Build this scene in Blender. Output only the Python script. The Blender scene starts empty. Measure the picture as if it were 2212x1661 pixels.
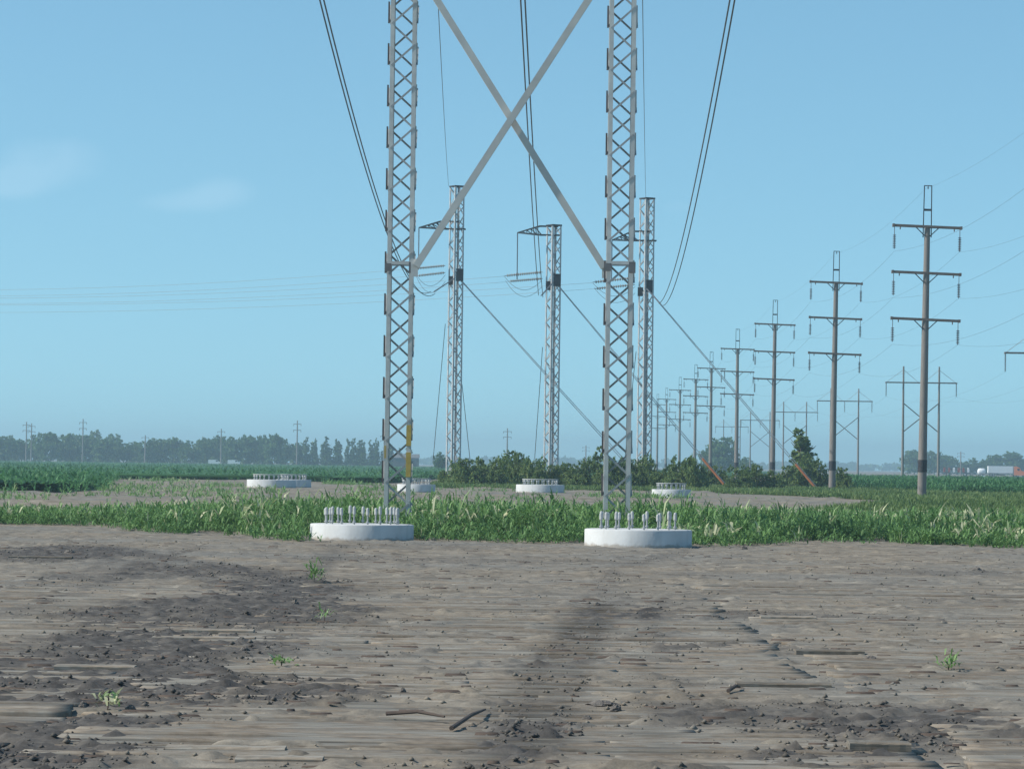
import bpy, math, random
import numpy as np
from mathutils import Matrix, Vector

random.seed(7)
RS = np.random.RandomState(11)
R = math.radians

# ------------------------------------------------------------------ camera
F, W, H = 7280.0, 2212.0, 1661.0          # focal length and size in the units the photograph was measured in
CAMH = 2.2
PITCH, ROLL = (1003 - 830.5) / F, 0.0135
scene = bpy.context.scene
cam_data = bpy.data.cameras.new("camera")
cam = bpy.data.objects.new("camera", cam_data)
scene.collection.objects.link(cam)
CAMROT = Matrix.Rotation(R(90) + PITCH, 4, 'X') @ Matrix.Rotation(ROLL, 4, 'Z')
cam.matrix_world = Matrix.Translation((0, 0, CAMH)) @ CAMROT
cam_data.sensor_width = 36.0
cam_data.lens = 36.0 * F / W
cam_data.clip_start = 0.5
cam_data.clip_end = 40000
scene.camera = cam

def ray(x, y):
    return (CAMROT.to_3x3() @ Vector(((x - W / 2) / F, (H / 2 - y) / F, -1.0)))

def at(x, y, Y):
    """the world point seen at measured position (x, y), at depth Y"""
    r = ray(x, y)
    t = Y / r.y
    return Vector((r.x * t, Y, CAMH + r.z * t))

def gd(x, y):
    """the ground point seen at (x, y)"""
    r = ray(x, y)
    t = -CAMH / r.z
    return Vector((r.x * t, r.y * t, 0))

# ------------------------------------------------------------------ world and sun
SUN_EL, SUN_AZ = R(40), R(-98)           # azimuth measured from +Y towards +X
world = bpy.data.worlds.new("World")
scene.world = world
world.use_nodes = True
wn, wl = world.node_tree.nodes, world.node_tree.links
wn.clear()
out = wn.new('ShaderNodeOutputWorld')
bg = wn.new('ShaderNodeBackground')
sky = wn.new('ShaderNodeTexSky')
sky.sky_type = 'NISHITA'
sky.sun_disc = False
sky.sun_elevation = SUN_EL
sky.sun_rotation = SUN_AZ
sky.altitude = 0
sky.air_density = 1.0
sky.dust_density = 0.3
sky.ozone_density = 2.0
bg.inputs['Strength'].default_value = 0.105
tint = wn.new('ShaderNodeMix'); tint.data_type = 'RGBA'; tint.blend_type = 'MULTIPLY'
tint.inputs['Factor'].default_value = 1.0
tint.inputs['B'].default_value = (0.91, 1.215, 1.155, 1)
sco = wn.new('ShaderNodeTexCoord')                 # look a little above the true elevation: clear air right down to the horizon
lift = wn.new('ShaderNodeVectorMath'); lift.operation = 'ADD'; lift.inputs[1].default_value = (0, 0, .11)
wl.new(sco.outputs['Generated'], lift.inputs[0]); wl.new(lift.outputs[0], sky.inputs['Vector'])
wl.new(sky.outputs['Color'], tint.inputs['A'])
# a few thin clouds low in the sky, placed by direction
tc = wn.new('ShaderNodeTexCoord')
sep = wn.new('ShaderNodeSeparateXYZ'); wl.new(tc.outputs['Generated'], sep.inputs[0])
def m2(op, a, b=None):
    n = wn.new('ShaderNodeMath'); n.operation = op
    for i, v in enumerate((a, b)):
        if v is None: continue
        if isinstance(v, (int, float)): n.inputs[i].default_value = v
        else: wl.new(v, n.inputs[i])
    return n.outputs[0]
ux = m2('DIVIDE', sep.outputs['X'], sep.outputs['Y'])
uz = m2('DIVIDE', sep.outputs['Z'], sep.outputs['Y'])
cmb = wn.new('ShaderNodeCombineXYZ'); wl.new(ux, cmb.inputs[0]); wl.new(uz, cmb.inputs[1])
nz = wn.new('ShaderNodeTexNoise'); nz.inputs['Scale'].default_value = 55; nz.inputs['Detail'].default_value = 5
wl.new(cmb.outputs[0], nz.inputs['Vector'])
total = None
for (px, py, rx, ry, k) in ((115, 345, 125, 62, 1.0), (30, 400, 110, 40, .8), (480, 415, 90, 42, .9), (380, 440, 110, 30, .7), (1460, 450, 70, 28, .5)):
    r = ray(px, py); cx, cz = r.x / r.y, r.z / r.y
    a = m2('DIVIDE', m2('SUBTRACT', ux, cx), rx / F)
    b = m2('DIVIDE', m2('SUBTRACT', uz, cz), ry / F)
    d = m2('ADD', m2('MULTIPLY', a, a), m2('MULTIPLY', b, b))
    g = m2('MULTIPLY', m2('POWER', 2.718, m2('MULTIPLY', d, -1.2)), k)
    total = g if total is None else m2('ADD', total, g)
mask = wn.new('ShaderNodeMapRange')
wl.new(m2('MULTIPLY', total, m2('ADD', nz.outputs['Fac'], .15)), mask.inputs['Value'])
mask.inputs['From Min'].default_value = 0.22; mask.inputs['From Max'].default_value = 0.62
mask.inputs['To Max'].default_value = 0.09
cl = wn.new('ShaderNodeMix'); cl.data_type = 'RGBA'
cl.inputs['B'].default_value = (7.5, 8.6, 9.4, 1)
wl.new(mask.outputs[0], cl.inputs['Factor']); wl.new(tint.outputs['Result'], cl.inputs['A'])
wl.new(cl.outputs['Result'], bg.inputs['Color']); wl.new(bg.outputs[0], out.inputs['Surface'])

sd = bpy.data.lights.new("sun", 'SUN')
sd.energy = 4.1; sd.angle = R(0.6); sd.color = (1.0, 0.93, 0.82)
sun = bpy.data.objects.new("sun", sd)
scene.collection.objects.link(sun)
sv = Vector((math.sin(SUN_AZ) * math.cos(SUN_EL), math.cos(SUN_AZ) * math.cos(SUN_EL), math.sin(SUN_EL)))
sun.rotation_euler = sv.to_track_quat('Z', 'Y').to_euler()

vs = scene.view_settings
vs.view_transform = 'Standard'; vs.look = 'None'; vs.exposure = 0.38; vs.gamma = 1.0

# ------------------------------------------------------------------ helpers
COL = scene.collection

def tag(o, label=None, cat=None, group=None, kind=None):
    if label: o['label'] = label
    if cat: o['category'] = cat
    if group: o['group'] = group
    if kind: o['kind'] = kind
    return o

def empty(name, loc=(0, 0, 0), rz=0.0, label=None, cat=None, group=None):
    o = bpy.data.objects.new(name, None); COL.objects.link(o)
    o.location = loc; o.rotation_euler = (0, 0, rz)
    o.empty_display_size = .2
    return tag(o, label, cat, group)

class MB:
    def __init__(s): s.v = []; s.f = []
    def _add(s, vs_, fs):
        b = len(s.v); s.v += [tuple(v) for v in vs_]; s.f += [tuple(i + b for i in f) for f in fs]; return s
    def box(s, c, size, rot=None):
        x, y, z = [k / 2 for k in size]
        p = [Vector((i * x, j * y, k * z)) for k in (-1, 1) for j in (-1, 1) for i in (-1, 1)]
        if rot is not None: p = [rot @ q for q in p]
        p = [q + Vector(c) for q in p]
        return s._add(p, [(0, 2, 3, 1), (4, 5, 7, 6), (0, 1, 5, 4), (2, 6, 7, 3), (0, 4, 6, 2), (1, 3, 7, 5)])
    def bar(s, a, b, w, d, up=(0, 1, 0)):
        """rectangular bar from a to b; d is measured along 'up'"""
        a, b = Vector(a), Vector(b); t = (b - a).normalized(); u = Vector(up)
        u = (u - t * u.dot(t)).normalized(); n = t.cross(u)
        p = [q + n * i * w / 2 + u * j * d / 2 for q in (a, b) for (i, j) in ((-1, -1), (1, -1), (1, 1), (-1, 1))]
        return s._add(p, [(0, 3, 2, 1), (4, 5, 6, 7), (0, 1, 5, 4), (1, 2, 6, 5), (2, 3, 7, 6), (3, 0, 4, 7)])
    def tube(s, pts, r, n=8, cap=True):
        pts = [Vector(p) for p in pts]
        rr = r if isinstance(r, (list, tuple)) else [r] * len(pts)
        vs_ = []
        for i, p in enumerate(pts):
            t = (pts[min(i + 1, len(pts) - 1)] - pts[max(i - 1, 0)]).normalized()
            u = Vector((0, 0, 1)) if abs(t.z) < .9 else Vector((1, 0, 0))
            u = (u - t * u.dot(t)).normalized(); w = t.cross(u)
            for k in range(n):
                a = 2 * math.pi * k / n
                vs_.append(p + u * math.cos(a) * rr[i] + w * math.sin(a) * rr[i])
        fs = [(i * n + k, i * n + (k + 1) % n, (i + 1) * n + (k + 1) % n, (i + 1) * n + k) for i in range(len(pts) - 1) for k in range(n)]
        if cap:
            fs.append(tuple(range(n))[::-1]); fs.append(tuple((len(pts) - 1) * n + k for k in range(n)))
        return s._add(vs_, fs)
    def lathe(s, axis_a, axis_b, prof, n=10):
        """prof: list of (t 0..1 along a->b, radius)"""
        a, b = Vector(axis_a), Vector(axis_b); t = (b - a).normalized()
        u = Vector((0, 0, 1)) if abs(t.z) < .9 else Vector((1, 0, 0))
        u = (u - t * u.dot(t)).normalized(); w = t.cross(u); vs_ = []
        for (q, r) in prof:
            for k in range(n):
                an = 2 * math.pi * k / n
                vs_.append(a + (b - a) * q + u * math.cos(an) * r + w * math.sin(an) * r)
        m = len(prof)
        fs = [(i * n + k, i * n + (k + 1) % n, (i + 1) * n + (k + 1) % n, (i + 1) * n + k) for i in range(m - 1) for k in range(n)]
        fs.append(tuple(range(n))[::-1]); fs.append(tuple((m - 1) * n + k for k in range(n)))
        return s._add(vs_, fs)
    def insul(s, a, b, r=.13, core=.03, nd=12, t0=.12, t1=.92):
        prof = [(0, core), (t0, core)]
        for i in range(nd):
            q = t0 + (t1 - t0) * i / nd; st = (t1 - t0) / nd
            prof += [(q, core), (q + st * .35, r), (q + st * .6, r * .95), (q + st * .75, core)]
        prof += [(t1, core), (1, core)]
        return s.lathe(a, b, prof, 8)
    def build(s, name, mat, parent=None, smooth=False):
        me = bpy.data.meshes.new(name); me.from_pydata(s.v, [], s.f); me.update()
        if smooth:
            me.polygons.foreach_set('use_smooth', [True] * len(me.polygons))
            try: me.set_sharp_from_angle(angle=R(40))
            except Exception: pass
        me.materials.append(mat)
        o = bpy.data.objects.new(name, me); COL.objects.link(o)
        if parent: o.parent = parent
        return o

def np_mesh(name, verts, faces, mat, parent=None, smooth=False, attr=None):
    """verts (n,3), faces (m,k) with constant k; attr: per-vertex float named 'tone'"""
    me = bpy.data.meshes.new(name)
    n, m, k = len(verts), len(faces), faces.shape[1]
    me.vertices.add(n); me.vertices.foreach_set('co', np.ascontiguousarray(verts, dtype=np.float32).ravel())
    me.loops.add(m * k); me.loops.foreach_set('vertex_index', np.ascontiguousarray(faces, dtype=np.int32).ravel())
    me.polygons.add(m); me.polygons.foreach_set('loop_start', np.arange(0, m * k, k, dtype=np.int32))
    try: me.polygons.foreach_set('loop_total', np.full(m, k, dtype=np.int32))
    except Exception: pass
    if smooth: me.polygons.foreach_set('use_smooth', np.ones(m, dtype=bool))
    if attr is not None:
        for nm, a in attr.items():
            at_ = me.attributes.new(nm, 'FLOAT', 'POINT'); at_.data.foreach_set('value', np.ascontiguousarray(a, dtype=np.float32))
    me.update(calc_edges=True); me.validate()
    me.materials.append(mat)
    o = bpy.data.objects.new(name, me); COL.objects.link(o)
    if parent: o.parent = parent
    return o

def copy_tree(o, parent=None):
    c = o.copy(); COL.objects.link(c)
    if parent: c.parent = parent
    for ch in list(o.children): copy_tree(ch, c)
    return c

# value noise
_G = RS.rand(256, 256)
def vnoise(x, y):
    xi, yi = np.floor(x).astype(int), np.floor(y).astype(int)
    fx, fy = x - xi, y - yi
    fx, fy = fx * fx * (3 - 2 * fx), fy * fy * (3 - 2 * fy)
    g = lambda a, b: _G[a & 255, b & 255]
    return (g(xi, yi) * (1 - fx) + g(xi + 1, yi) * fx) * (1 - fy) + (g(xi, yi + 1) * (1 - fx) + g(xi + 1, yi + 1) * fx) * fy
def fbm(x, y, s, o=4, off=0.0):
    t = np.zeros_like(x, dtype=float); a = .5; f = s
    for i in range(o):
        t += a * vnoise(x * f + 17.3 * i + off, y * f + 9.1 * i + off * .7); a *= .5; f *= 2.03
    return t / (1 - .5 ** o)

# ------------------------------------------------------------------ materials
def new_mat(name):
    m = bpy.data.materials.new(name); m.use_nodes = True
    nt = m.node_tree; nt.nodes.clear()
    o = nt.nodes.new('ShaderNodeOutputMaterial'); p = nt.nodes.new('ShaderNodeBsdfPrincipled')
    nt.links.new(p.outputs[0], o.inputs['Surface'])
    return m, nt, p, o

def ramp(nt, fac, stops):
    r = nt.nodes.new('ShaderNodeValToRGB'); nt.links.new(fac, r.inputs[0])
    e = r.color_ramp.elements
    while len(e) < len(stops): e.new(.5)
    for el, (p, c) in zip(e, stops): el.position = p; el.color = (*c, 1)
    return r.outputs[0]

def noise(nt, scale, detail=4, vec=None, rough=.55, stretch=None):
    n = nt.nodes.new('ShaderNodeTexNoise'); n.inputs['Scale'].default_value = scale
    n.inputs['Detail'].default_value = detail; n.inputs['Roughness'].default_value = rough
    if vec is None:
        g = nt.nodes.new('ShaderNodeTexCoord'); vec = g.outputs['Object']
    if stretch:
        mp = nt.nodes.new('ShaderNodeMapping'); nt.links.new(vec, mp.inputs[0]); mp.inputs['Scale'].default_value = stretch; vec = mp.outputs[0]
    nt.links.new(vec, n.inputs['Vector'])
    return n.outputs['Fac']

def mixc(nt, f, a, b, mode='MIX'):
    n = nt.nodes.new('ShaderNodeMix'); n.data_type = 'RGBA'; n.blend_type = mode
    for k, v in (('Factor', f), ('A', a), ('B', b)):
        if isinstance(v, (int, float)): n.inputs[k].default_value = v
        elif isinstance(v, tuple): n.inputs[k].default_value = (*v, 1)
        else: nt.links.new(v, n.inputs[k])
    return n.outputs['Result']

def simple(name, c1, c2=None, scale=3.0, rough=.6, metal=0.0, bump=0.0, stretch=None, bscale=None):
    m, nt, p, o = new_mat(name)
    c2 = c2 or tuple(k * .75 for k in c1)
    f = noise(nt, scale, 5, stretch=stretch)
    nt.links.new(ramp(nt, f, [(.3, c1), (.7, c2)]), p.inputs['Base Color'])
    p.inputs['Roughness'].default_value = rough; p.inputs['Metallic'].default_value = metal
    if bump:
        b = nt.nodes.new('ShaderNodeBump'); b.inputs['Strength'].default_value = bump; b.inputs['Distance'].default_value = .02
        nt.links.new(noise(nt, bscale or scale * 6, 4, stretch=stretch), b.inputs['Height']); nt.links.new(b.outputs[0], p.inputs['Normal'])
    return m

def attr(nt, nm):
    a = nt.nodes.new('ShaderNodeAttribute'); a.attribute_name = nm; return a.outputs['Fac']

def leaf_mat(name, stops, trans=.3, rough=.6, big=.15):
    """tone attribute picks the leaf colour; a slow noise shifts whole clumps"""
    m, nt, p, o = new_mat(name)
    n = noise(nt, big, 3)
    ad = nt.nodes.new('ShaderNodeMath'); ad.operation = 'MULTIPLY_ADD'
    nt.links.new(n, ad.inputs[0]); ad.inputs[1].default_value = .8; ad.inputs[2].default_value = -.4
    s = nt.nodes.new('ShaderNodeMath'); s.operation = 'ADD'; s.use_clamp = True
    nt.links.new(ad.outputs[0], s.inputs[0]); nt.links.new(attr(nt, 'tone'), s.inputs[1])
    c = ramp(nt, s.outputs[0], stops)
    nt.links.new(c, p.inputs['Base Color']); p.inputs['Roughness'].default_value = rough
    p.inputs['Specular IOR Level'].default_value = .3
    t = nt.nodes.new('ShaderNodeBsdfTranslucent'); nt.links.new(c, t.inputs['Color'])
    mx = nt.nodes.new('ShaderNodeMixShader'); mx.inputs[0].default_value = trans
    nt.links.new(p.outputs[0], mx.inputs[1]); nt.links.new(t.outputs[0], mx.inputs[2]); nt.links.new(mx.outputs[0], o.inputs['Surface'])
    return m

M = {}
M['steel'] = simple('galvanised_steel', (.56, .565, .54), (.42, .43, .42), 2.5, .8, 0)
M['tube_steel'] = simple('tube_steel', (.54, .54, .51), (.40, .405, .39), .9, .85, 0, .2)
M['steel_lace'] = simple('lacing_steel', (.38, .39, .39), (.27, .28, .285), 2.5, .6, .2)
M['steel_far'] = simple('galvanised_steel_bright', (.52, .54, .54), (.36, .37, .38), 2.0, .5, .2)
M['dark_steel'] = simple('dark_steel', (.05, .055, .06), (.03, .03, .035), 3, .6, .3)
M['brown_steel'] = simple('weathered_plate', (.12, .105, .10), (.08, .07, .07), 5, .7)
M['concrete'] = simple('white_concrete', (.60, .61, .61), (.50, .505, .50), 1.3, .85, 0, .3)
nt = M['concrete'].node_tree; pb = [n for n in nt.nodes if n.type == 'BSDF_PRINCIPLED'][0]
src = pb.inputs['Base Color'].links[0].from_socket
geo = nt.nodes.new('ShaderNodeTexCoord'); sp_ = nt.nodes.new('ShaderNodeSeparateXYZ'); nt.links.new(geo.outputs['Object'], sp_.inputs[0])
ns_ = noise(nt, 3.2, 5, rough=.7); mm_ = nt.nodes.new('ShaderNodeMath'); mm_.operation = 'MULTIPLY_ADD'
nt.links.new(ns_, mm_.inputs[0]); mm_.inputs[1].default_value = -.36; nt.links.new(sp_.outputs['Z'], mm_.inputs[2])
mr_ = nt.nodes.new('ShaderNodeMapRange'); nt.links.new(mm_.outputs[0], mr_.inputs['Value']); mr_.inputs['From Min'].default_value = -.16; mr_.inputs['From Max'].default_value = -.08
mr_.inputs['To Min'].default_value = .75; mr_.inputs['To Max'].default_value = 0.0
c1 = mixc(nt, mr_.outputs[0], src, (.27, .23, .185))                       # mud splashed round the foot
st_ = nt.nodes.new('ShaderNodeMapRange'); nt.links.new(noise(nt, 1.7, 5, stretch=(2.2, 2.2, .35)), st_.inputs['Value']); st_.inputs['From Min'].default_value = .5; st_.inputs['From Max'].default_value = .72; st_.inputs['To Max'].default_value = .4
nt.links.new(mixc(nt, st_.outputs[0], c1, (.33, .33, .32)), pb.inputs['Base Color'])
M['bolt'] = simple('bolt_metal', (.40, .41, .41), (.27, .28, .29), 12, .5, .3)
M['bolt_cap'] = simple('bolt_cap', (.50, .51, .50), (.36, .37, .37), 8, .6)
M['dark_grey'] = simple('gusset_steel', (.17, .165, .165), (.12, .12, .125), 5, .65)
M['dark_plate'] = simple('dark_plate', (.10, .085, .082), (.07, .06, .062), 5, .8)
M['shed_wall'] = simple('shed_wall', (.12, .11, .115), (.09, .085, .09), .6, .8)
M['yellow'] = simple('yellow_sleeve', (.55, .38, .09), (.42, .29, .07), 4, .5)
M['orange'] = simple('orange_guard', (.80, .26, .10), (.62, .2, .08), 4, .5)
M['pole_wood'] = simple('pole_wood', (.245, .22, .20), (.16, .148, .138), 2.2, .85, 0, .5, stretch=(9, 9, .5))
M['arm_wood'] = simple('crossarm_wood', (.16, .135, .12), (.10, .085, .08), 4, .85)
M['black'] = simple('black_band', (.018, .018, .022), (.03, .03, .035), 6, .6)
M['insulator'] = simple('insulator_grey', (.09, .10, .12), (.13, .135, .15), 8, .4)
M['insulator_pale'] = simple('insulator_pale', (.34, .31, .27), (.25, .23, .21), 8, .4)
M['insulator_brown'] = simple('insulator_brown', (.10, .05, .045), (.07, .04, .04), 8, .35)
M['wire'] = simple('conductor', (.10, .115, .125), (.08, .09, .10), 1, .6, .2)
M['wire_pale'] = simple('conductor_pale', (.40, .42, .43), (.3, .32, .33), 1, .6)
M['bark'] = simple('bark', (.10, .08, .06), (.06, .05, .04), 3, .9)
M['white_paint'] = simple('white_paint', (.86, .87, .86), (.80, .81, .81), .8, .5)
M['orange_paint'] = simple('orange_paint', (.92, .22, .04), (.85, .20, .04), 1, .4)
M['glass'] = simple('dark_glass', (.03, .04, .05), (.02, .03, .04), 1, .15)
M['tyre'] = simple('tyre_rubber', (.02, .02, .02), (.03, .03, .03), 5, .8)
M['red_paint'] = simple('red_paint', (.35, .05, .03), (.25, .05, .03), 2, .5)
M['stick'] = simple('dry_stick', (.10, .075, .06), (.06, .045, .04), 6, .9)
M['clod'] = simple('dry_clod', (.17, .15, .13), (.09, .08, .075), 9, .95, 0, .6)

def nmap(nt, v, a, b, top=1.0):
    n = nt.nodes.new('ShaderNodeMapRange'); nt.links.new(v, n.inputs['Value'])
    n.inputs['From Min'].default_value = a; n.inputs['From Max'].default_value = b; n.inputs['To Max'].default_value = top
    return n.outputs[0]

# dry dirt: tan crust, grey damp patches (tone = how dark and damp the soil is here)
def dirt_mat():
    m, nt, p, o = new_mat('dry_dirt')
    a = noise(nt, 1.0, 10, rough=.78)
    tan = ramp(nt, a, [(.30, (.115, .096, .073)), (.43, (.18, .153, .119)), (.53, (.24, .206, .162)), (.62, (.295, .256, .203)), (.76, (.41, .362, .29))])
    b = noise(nt, 2.7, 7, rough=.65)
    grey = ramp(nt, b, [(.32, (.048, .045, .043)), (.5, (.085, .079, .074)), (.7, (.15, .138, .124))])
    f = nt.nodes.new('ShaderNodeMath'); f.operation = 'ADD'; nt.links.new(attr(nt, 'tone'), f.inputs[0])
    g = nt.nodes.new('ShaderNodeMath'); g.operation = 'MULTIPLY_ADD'; nt.links.new(noise(nt, 1.6, 6, rough=.7), g.inputs[0])
    g.inputs[1].default_value = 1.9; g.inputs[2].default_value = -.95; nt.links.new(g.outputs[0], f.inputs[1]); f.use_clamp = True
    # slivers of wood and crust lying crosswise, and slow changes between tan and grey soil
    tan = mixc(nt, nmap(nt, noise(nt, .17, 4, rough=.6), .4, .62), tan, ramp(nt, a, [(.32, (.115, .107, .094)), (.5, (.195, .183, .161)), (.72, (.29, .273, .24))]))
    tan = mixc(nt, nmap(nt, noise(nt, 1.0, 6, rough=.75, stretch=(.7, 2.2, 1)), .64, .80, .45), tan, (.105, .092, .08))
    tan = mixc(nt, nmap(nt, noise(nt, 1.0, 5, rough=.7, stretch=(.7, 2.4, 3)), .58, .74, .55), tan, (.42, .37, .30))
    c = mixc(nt, f.outputs[0], tan, grey)
    nt.links.new(c, p.inputs['Base Color']); p.inputs['Roughness'].default_value = .95; p.inputs['Specular IOR Level'].default_value = .1
    bp = nt.nodes.new('ShaderNodeBump'); bp.inputs['Strength'].default_value = .5; bp.inputs['Distance'].default_value = .04
    nt.links.new(noise(nt, 7, 6), bp.inputs['Height']); nt.links.new(bp.outputs[0], p.inputs['Normal'])
    return m
M['dirt'] = dirt_mat()

def board_mat():
    m, nt, p, o = new_mat('weathered_timber')
    grain = noise(nt, 3.0, 6, stretch=(.35, 9, 9), rough=.6)
    wood = ramp(nt, grain, [(.3, (.08, .073, .063)), (.5, (.20, .185, .16)), (.72, (.33, .31, .27))])
    dirty = noise(nt, 1.1, 6, rough=.65)
    dirt = ramp(nt, noise(nt, 6, 4), [(.3, (.13, .106, .082)), (.7, (.25, .21, .165))])
    f = nt.nodes.new('ShaderNodeMapRange'); nt.links.new(dirty, f.inputs['Value']); f.inputs['From Min'].default_value = .42; f.inputs['From Max'].default_value = .56
    c = mixc(nt, f.outputs[0], wood, dirt)
    tn = nt.nodes.new('ShaderNodeMapRange'); nt.links.new(attr(nt, 'tone'), tn.inputs['Value']); tn.inputs['From Min'].default_value = -1; tn.inputs['To Min'].default_value = .12; tn.inputs['To Max'].default_value = 1.3
    mul = nt.nodes.new('ShaderNodeVectorMath'); mul.operation = 'SCALE'; nt.links.new(c, mul.inputs[0]); nt.links.new(tn.outputs[0], mul.inputs['Scale'])
    nt.links.new(mul.outputs[0], p.inputs['Base Color']); p.inputs['Roughness'].default_value = .9; p.inputs['Specular IOR Level'].default_value = .15
    bp = nt.nodes.new('ShaderNodeBump'); bp.inputs['Strength'].default_value = .4; bp.inputs['Distance'].default_value = .02
    nt.links.new(grain, bp.inputs['Height']); nt.links.new(bp.outputs[0], p.inputs['Normal'])
    return m
M['board'] = board_mat()

GREEN = [(0.0, (.07, .145, .05)), (.35, (.12, .24, .075)), (.62, (.185, .33, .11)), (.8, (.27, .39, .17)), (.97, (.55, .56, .36))]
M['weeds'] = leaf_mat('weed_leaves', GREEN)
M['grass'] = leaf_mat('grass_blades', [(0, (.06, .11, .035)), (.4, (.12, .20, .06)), (.75, (.19, .26, .09)), (1, (.30, .30, .16))], .35)
M['corn'] = leaf_mat('corn_leaves', [(0, (.04, .12, .05)), (.5, (.075, .20, .075)), (1, (.12, .28, .10))], .35)
M['bush'] = leaf_mat('bush_leaves', [(0, (.06, .11, .035)), (.45, (.13, .205, .06)), (.8, (.205, .28, .09)), (1, (.30, .34, .14))], .45, big=.5)
M['tree_leaf'] = leaf_mat('tree_leaves', [(0, (.035, .085, .025)), (.5, (.075, .155, .04)), (1, (.14, .23, .06))], .35, big=.08)

# ------------------------------------------------------------------ ground
# one sheet to the horizon; fine rows near the camera, tones = damp dark soil
rows = np.concatenate([np.linspace(-60, 14, 12), 15 * (112 / 15.) ** np.linspace(0, 1, 760), 112 * (420 / 112.) ** np.linspace(.004, 1, 260), 420 * (5900 / 420.) ** np.linspace(.02, 1, 70)])
cols = np.linspace(-1, 1, 620)
span = 11 + .19 * np.maximum(rows, 0) + np.where(rows > 420, (rows - 420) * .9, 0)
Yg = np.repeat(rows, len(cols)).reshape(len(rows), len(cols))
Xg = cols[None, :] * span[:, None]
edge = np.abs(cols)[None, :] > .995
Xg = np.where(edge, np.sign(cols)[None, :] * np.minimum(np.maximum(np.abs(Xg) + 300, 300 + 3 * np.abs(Yg)), 6900), Xg)

def in_mats(X, Y):
    return (X > -10.5) & (X < 10.5) & (Y > 19) & (Y < 66)
near = np.clip((125 - Yg) / 20, 0, 1)
clod = fbm(Xg, Yg, 3.2, 4, 3)
Zg = (fbm(Xg, Yg, .35, 3) - .5) * .035 * near + np.maximum(clod - .60, 0) * .22 * near
far_b = np.clip((Yg - 120) / 20, 0, 1) * np.clip((420 - Yg) / 60, 0, 1)
Zg += far_b * ((fbm(Xg, Yg, .09, 4, 5) - .5) * .3 + np.maximum(fbm(Xg, Yg, .3, 3, 8) - .55, 0) * .55)
for (cx_, cy_, cr_) in ((-20.1, 281, 4), (-18.6, 287, 4), (-7.3, 256, 3.4), (2.2, 268, 4), (11.3, 240, 3.4)):   # level ground round the far piers
    dd_ = np.clip((np.hypot(Xg - cx_, (Yg - cy_) * .35) - cr_) / 3, 0, 1)
    Zg = Zg * dd_
crack = np.abs(fbm(Xg, Yg, .8, 3, 21) - .5)
Zg -= np.clip(.018 - crack, 0, 1) / .018 * .03 * near

def blob(x, y, rx, ry):
    """soil patch given by a measured centre and size; returned in world units"""
    a, b, c = gd(x - rx, y), gd(x + rx, y), gd(x, y)
    y0, y1 = gd(x, y + ry).y, gd(x, y - ry).y
    return ((Xg - c.x) / max((b.x - a.x) / 2, .1)) ** 2 + ((Yg - (y0 + y1) / 2) / max((y1 - y0) / 2, .1)) ** 2
tone = np.full_like(Xg, .10)
wob = (fbm(Xg, Yg, .5, 4, 31) - .5) * 1.6
for (x, y, rx, ry, k) in ((110, 1195, 190, 20, .75), (420, 1235, 240, 14, .45), (640, 1265, 200, 16, .5), (470, 1330, 330, 42, .75), (600, 1290, 190, 20, .5),
                          (330, 1400, 330, 40, .85), (120, 1470, 320, 70, .85), (520, 1495, 330, 42, .7), (90, 1610, 300, 70, .7), (200, 1250, 160, 12, .3), (1000, 1210, 400, 6, .25), (1150, 1600, 260, 40, .25), (1650, 1400, 240, 14, .35), (1900, 1340, 260, 10, .3), (860, 1640, 300, 30, .1),
                          (1420, 1325, 340, 12, .5), (1730, 1545, 380, 32, .6), (2080, 1600, 300, 40, .55), (1800, 1640, 200, 18, .6), (2000, 1236, 180, 8, .35),
                          (300, 1560, 200, 20, .3), (2100, 1300, 160, 10, .25), (900, 1180, 200, 8, .2), (1500, 1240, 120, 8, .2)):
    d = blob(x, y, rx, ry) + wob
    tone += 1.15 * k * np.clip(1.35 - d, 0, 1)
TR = []
# wheel tracks running away from the camera
def track(xs, ys, wid, k):
    TR.append((xs, ys, wid, k))
    p = [gd(x, y) for x, y in zip(xs, ys)]
    p.sort(key=lambda q: q.y)
    xc = np.interp(Yg, [q.y for q in p], [q.x for q in p])
    inside = (Yg > p[0].y - 1) & (Yg < p[-1].y)
    fade = np.clip((p[-1].y - Yg) / 8, 0, 1)
    return k * np.exp(-((Xg - xc) / wid) ** 2) * inside * fade
tone += track((1060, 1110, 1160, 1235, 1300), (1661, 1560, 1450, 1360, 1290), .24, .62)
tone += track((1150, 1205, 1255, 1290, 1330), (1661, 1570, 1440, 1370, 1290), .2, .5)
tone += track((1395, 1400, 1410, 1420), (1560, 1450, 1380, 1290), .15, .25)
tone += track((60, 300, 520, 700), (1661, 1445, 1380, 1210), .35, .3)
Zg -= (track((1060, 1110, 1160, 1235, 1300), (1661, 1560, 1450, 1360, 1290), .2, 1) + track((1150, 1205, 1255, 1290, 1330), (1661, 1570, 1440, 1370, 1290), .18, 1)) * .015
def curve_track(pts, wid, k):
    p = [gd(x, y) for x, y in pts]; best = np.full(Xg.shape, 1e9)
    for a, b in zip(p[:-1], p[1:]):
        dx, dy = b.x - a.x, b.y - a.y; u = np.clip(((Xg - a.x) * dx + (Yg - a.y) * dy) / (dx * dx + dy * dy), 0, 1)
        best = np.minimum(best, np.hypot(Xg - a.x - u * dx, Yg - a.y - u * dy))
    return k * np.exp(-(best / wid) ** 2)
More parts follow.
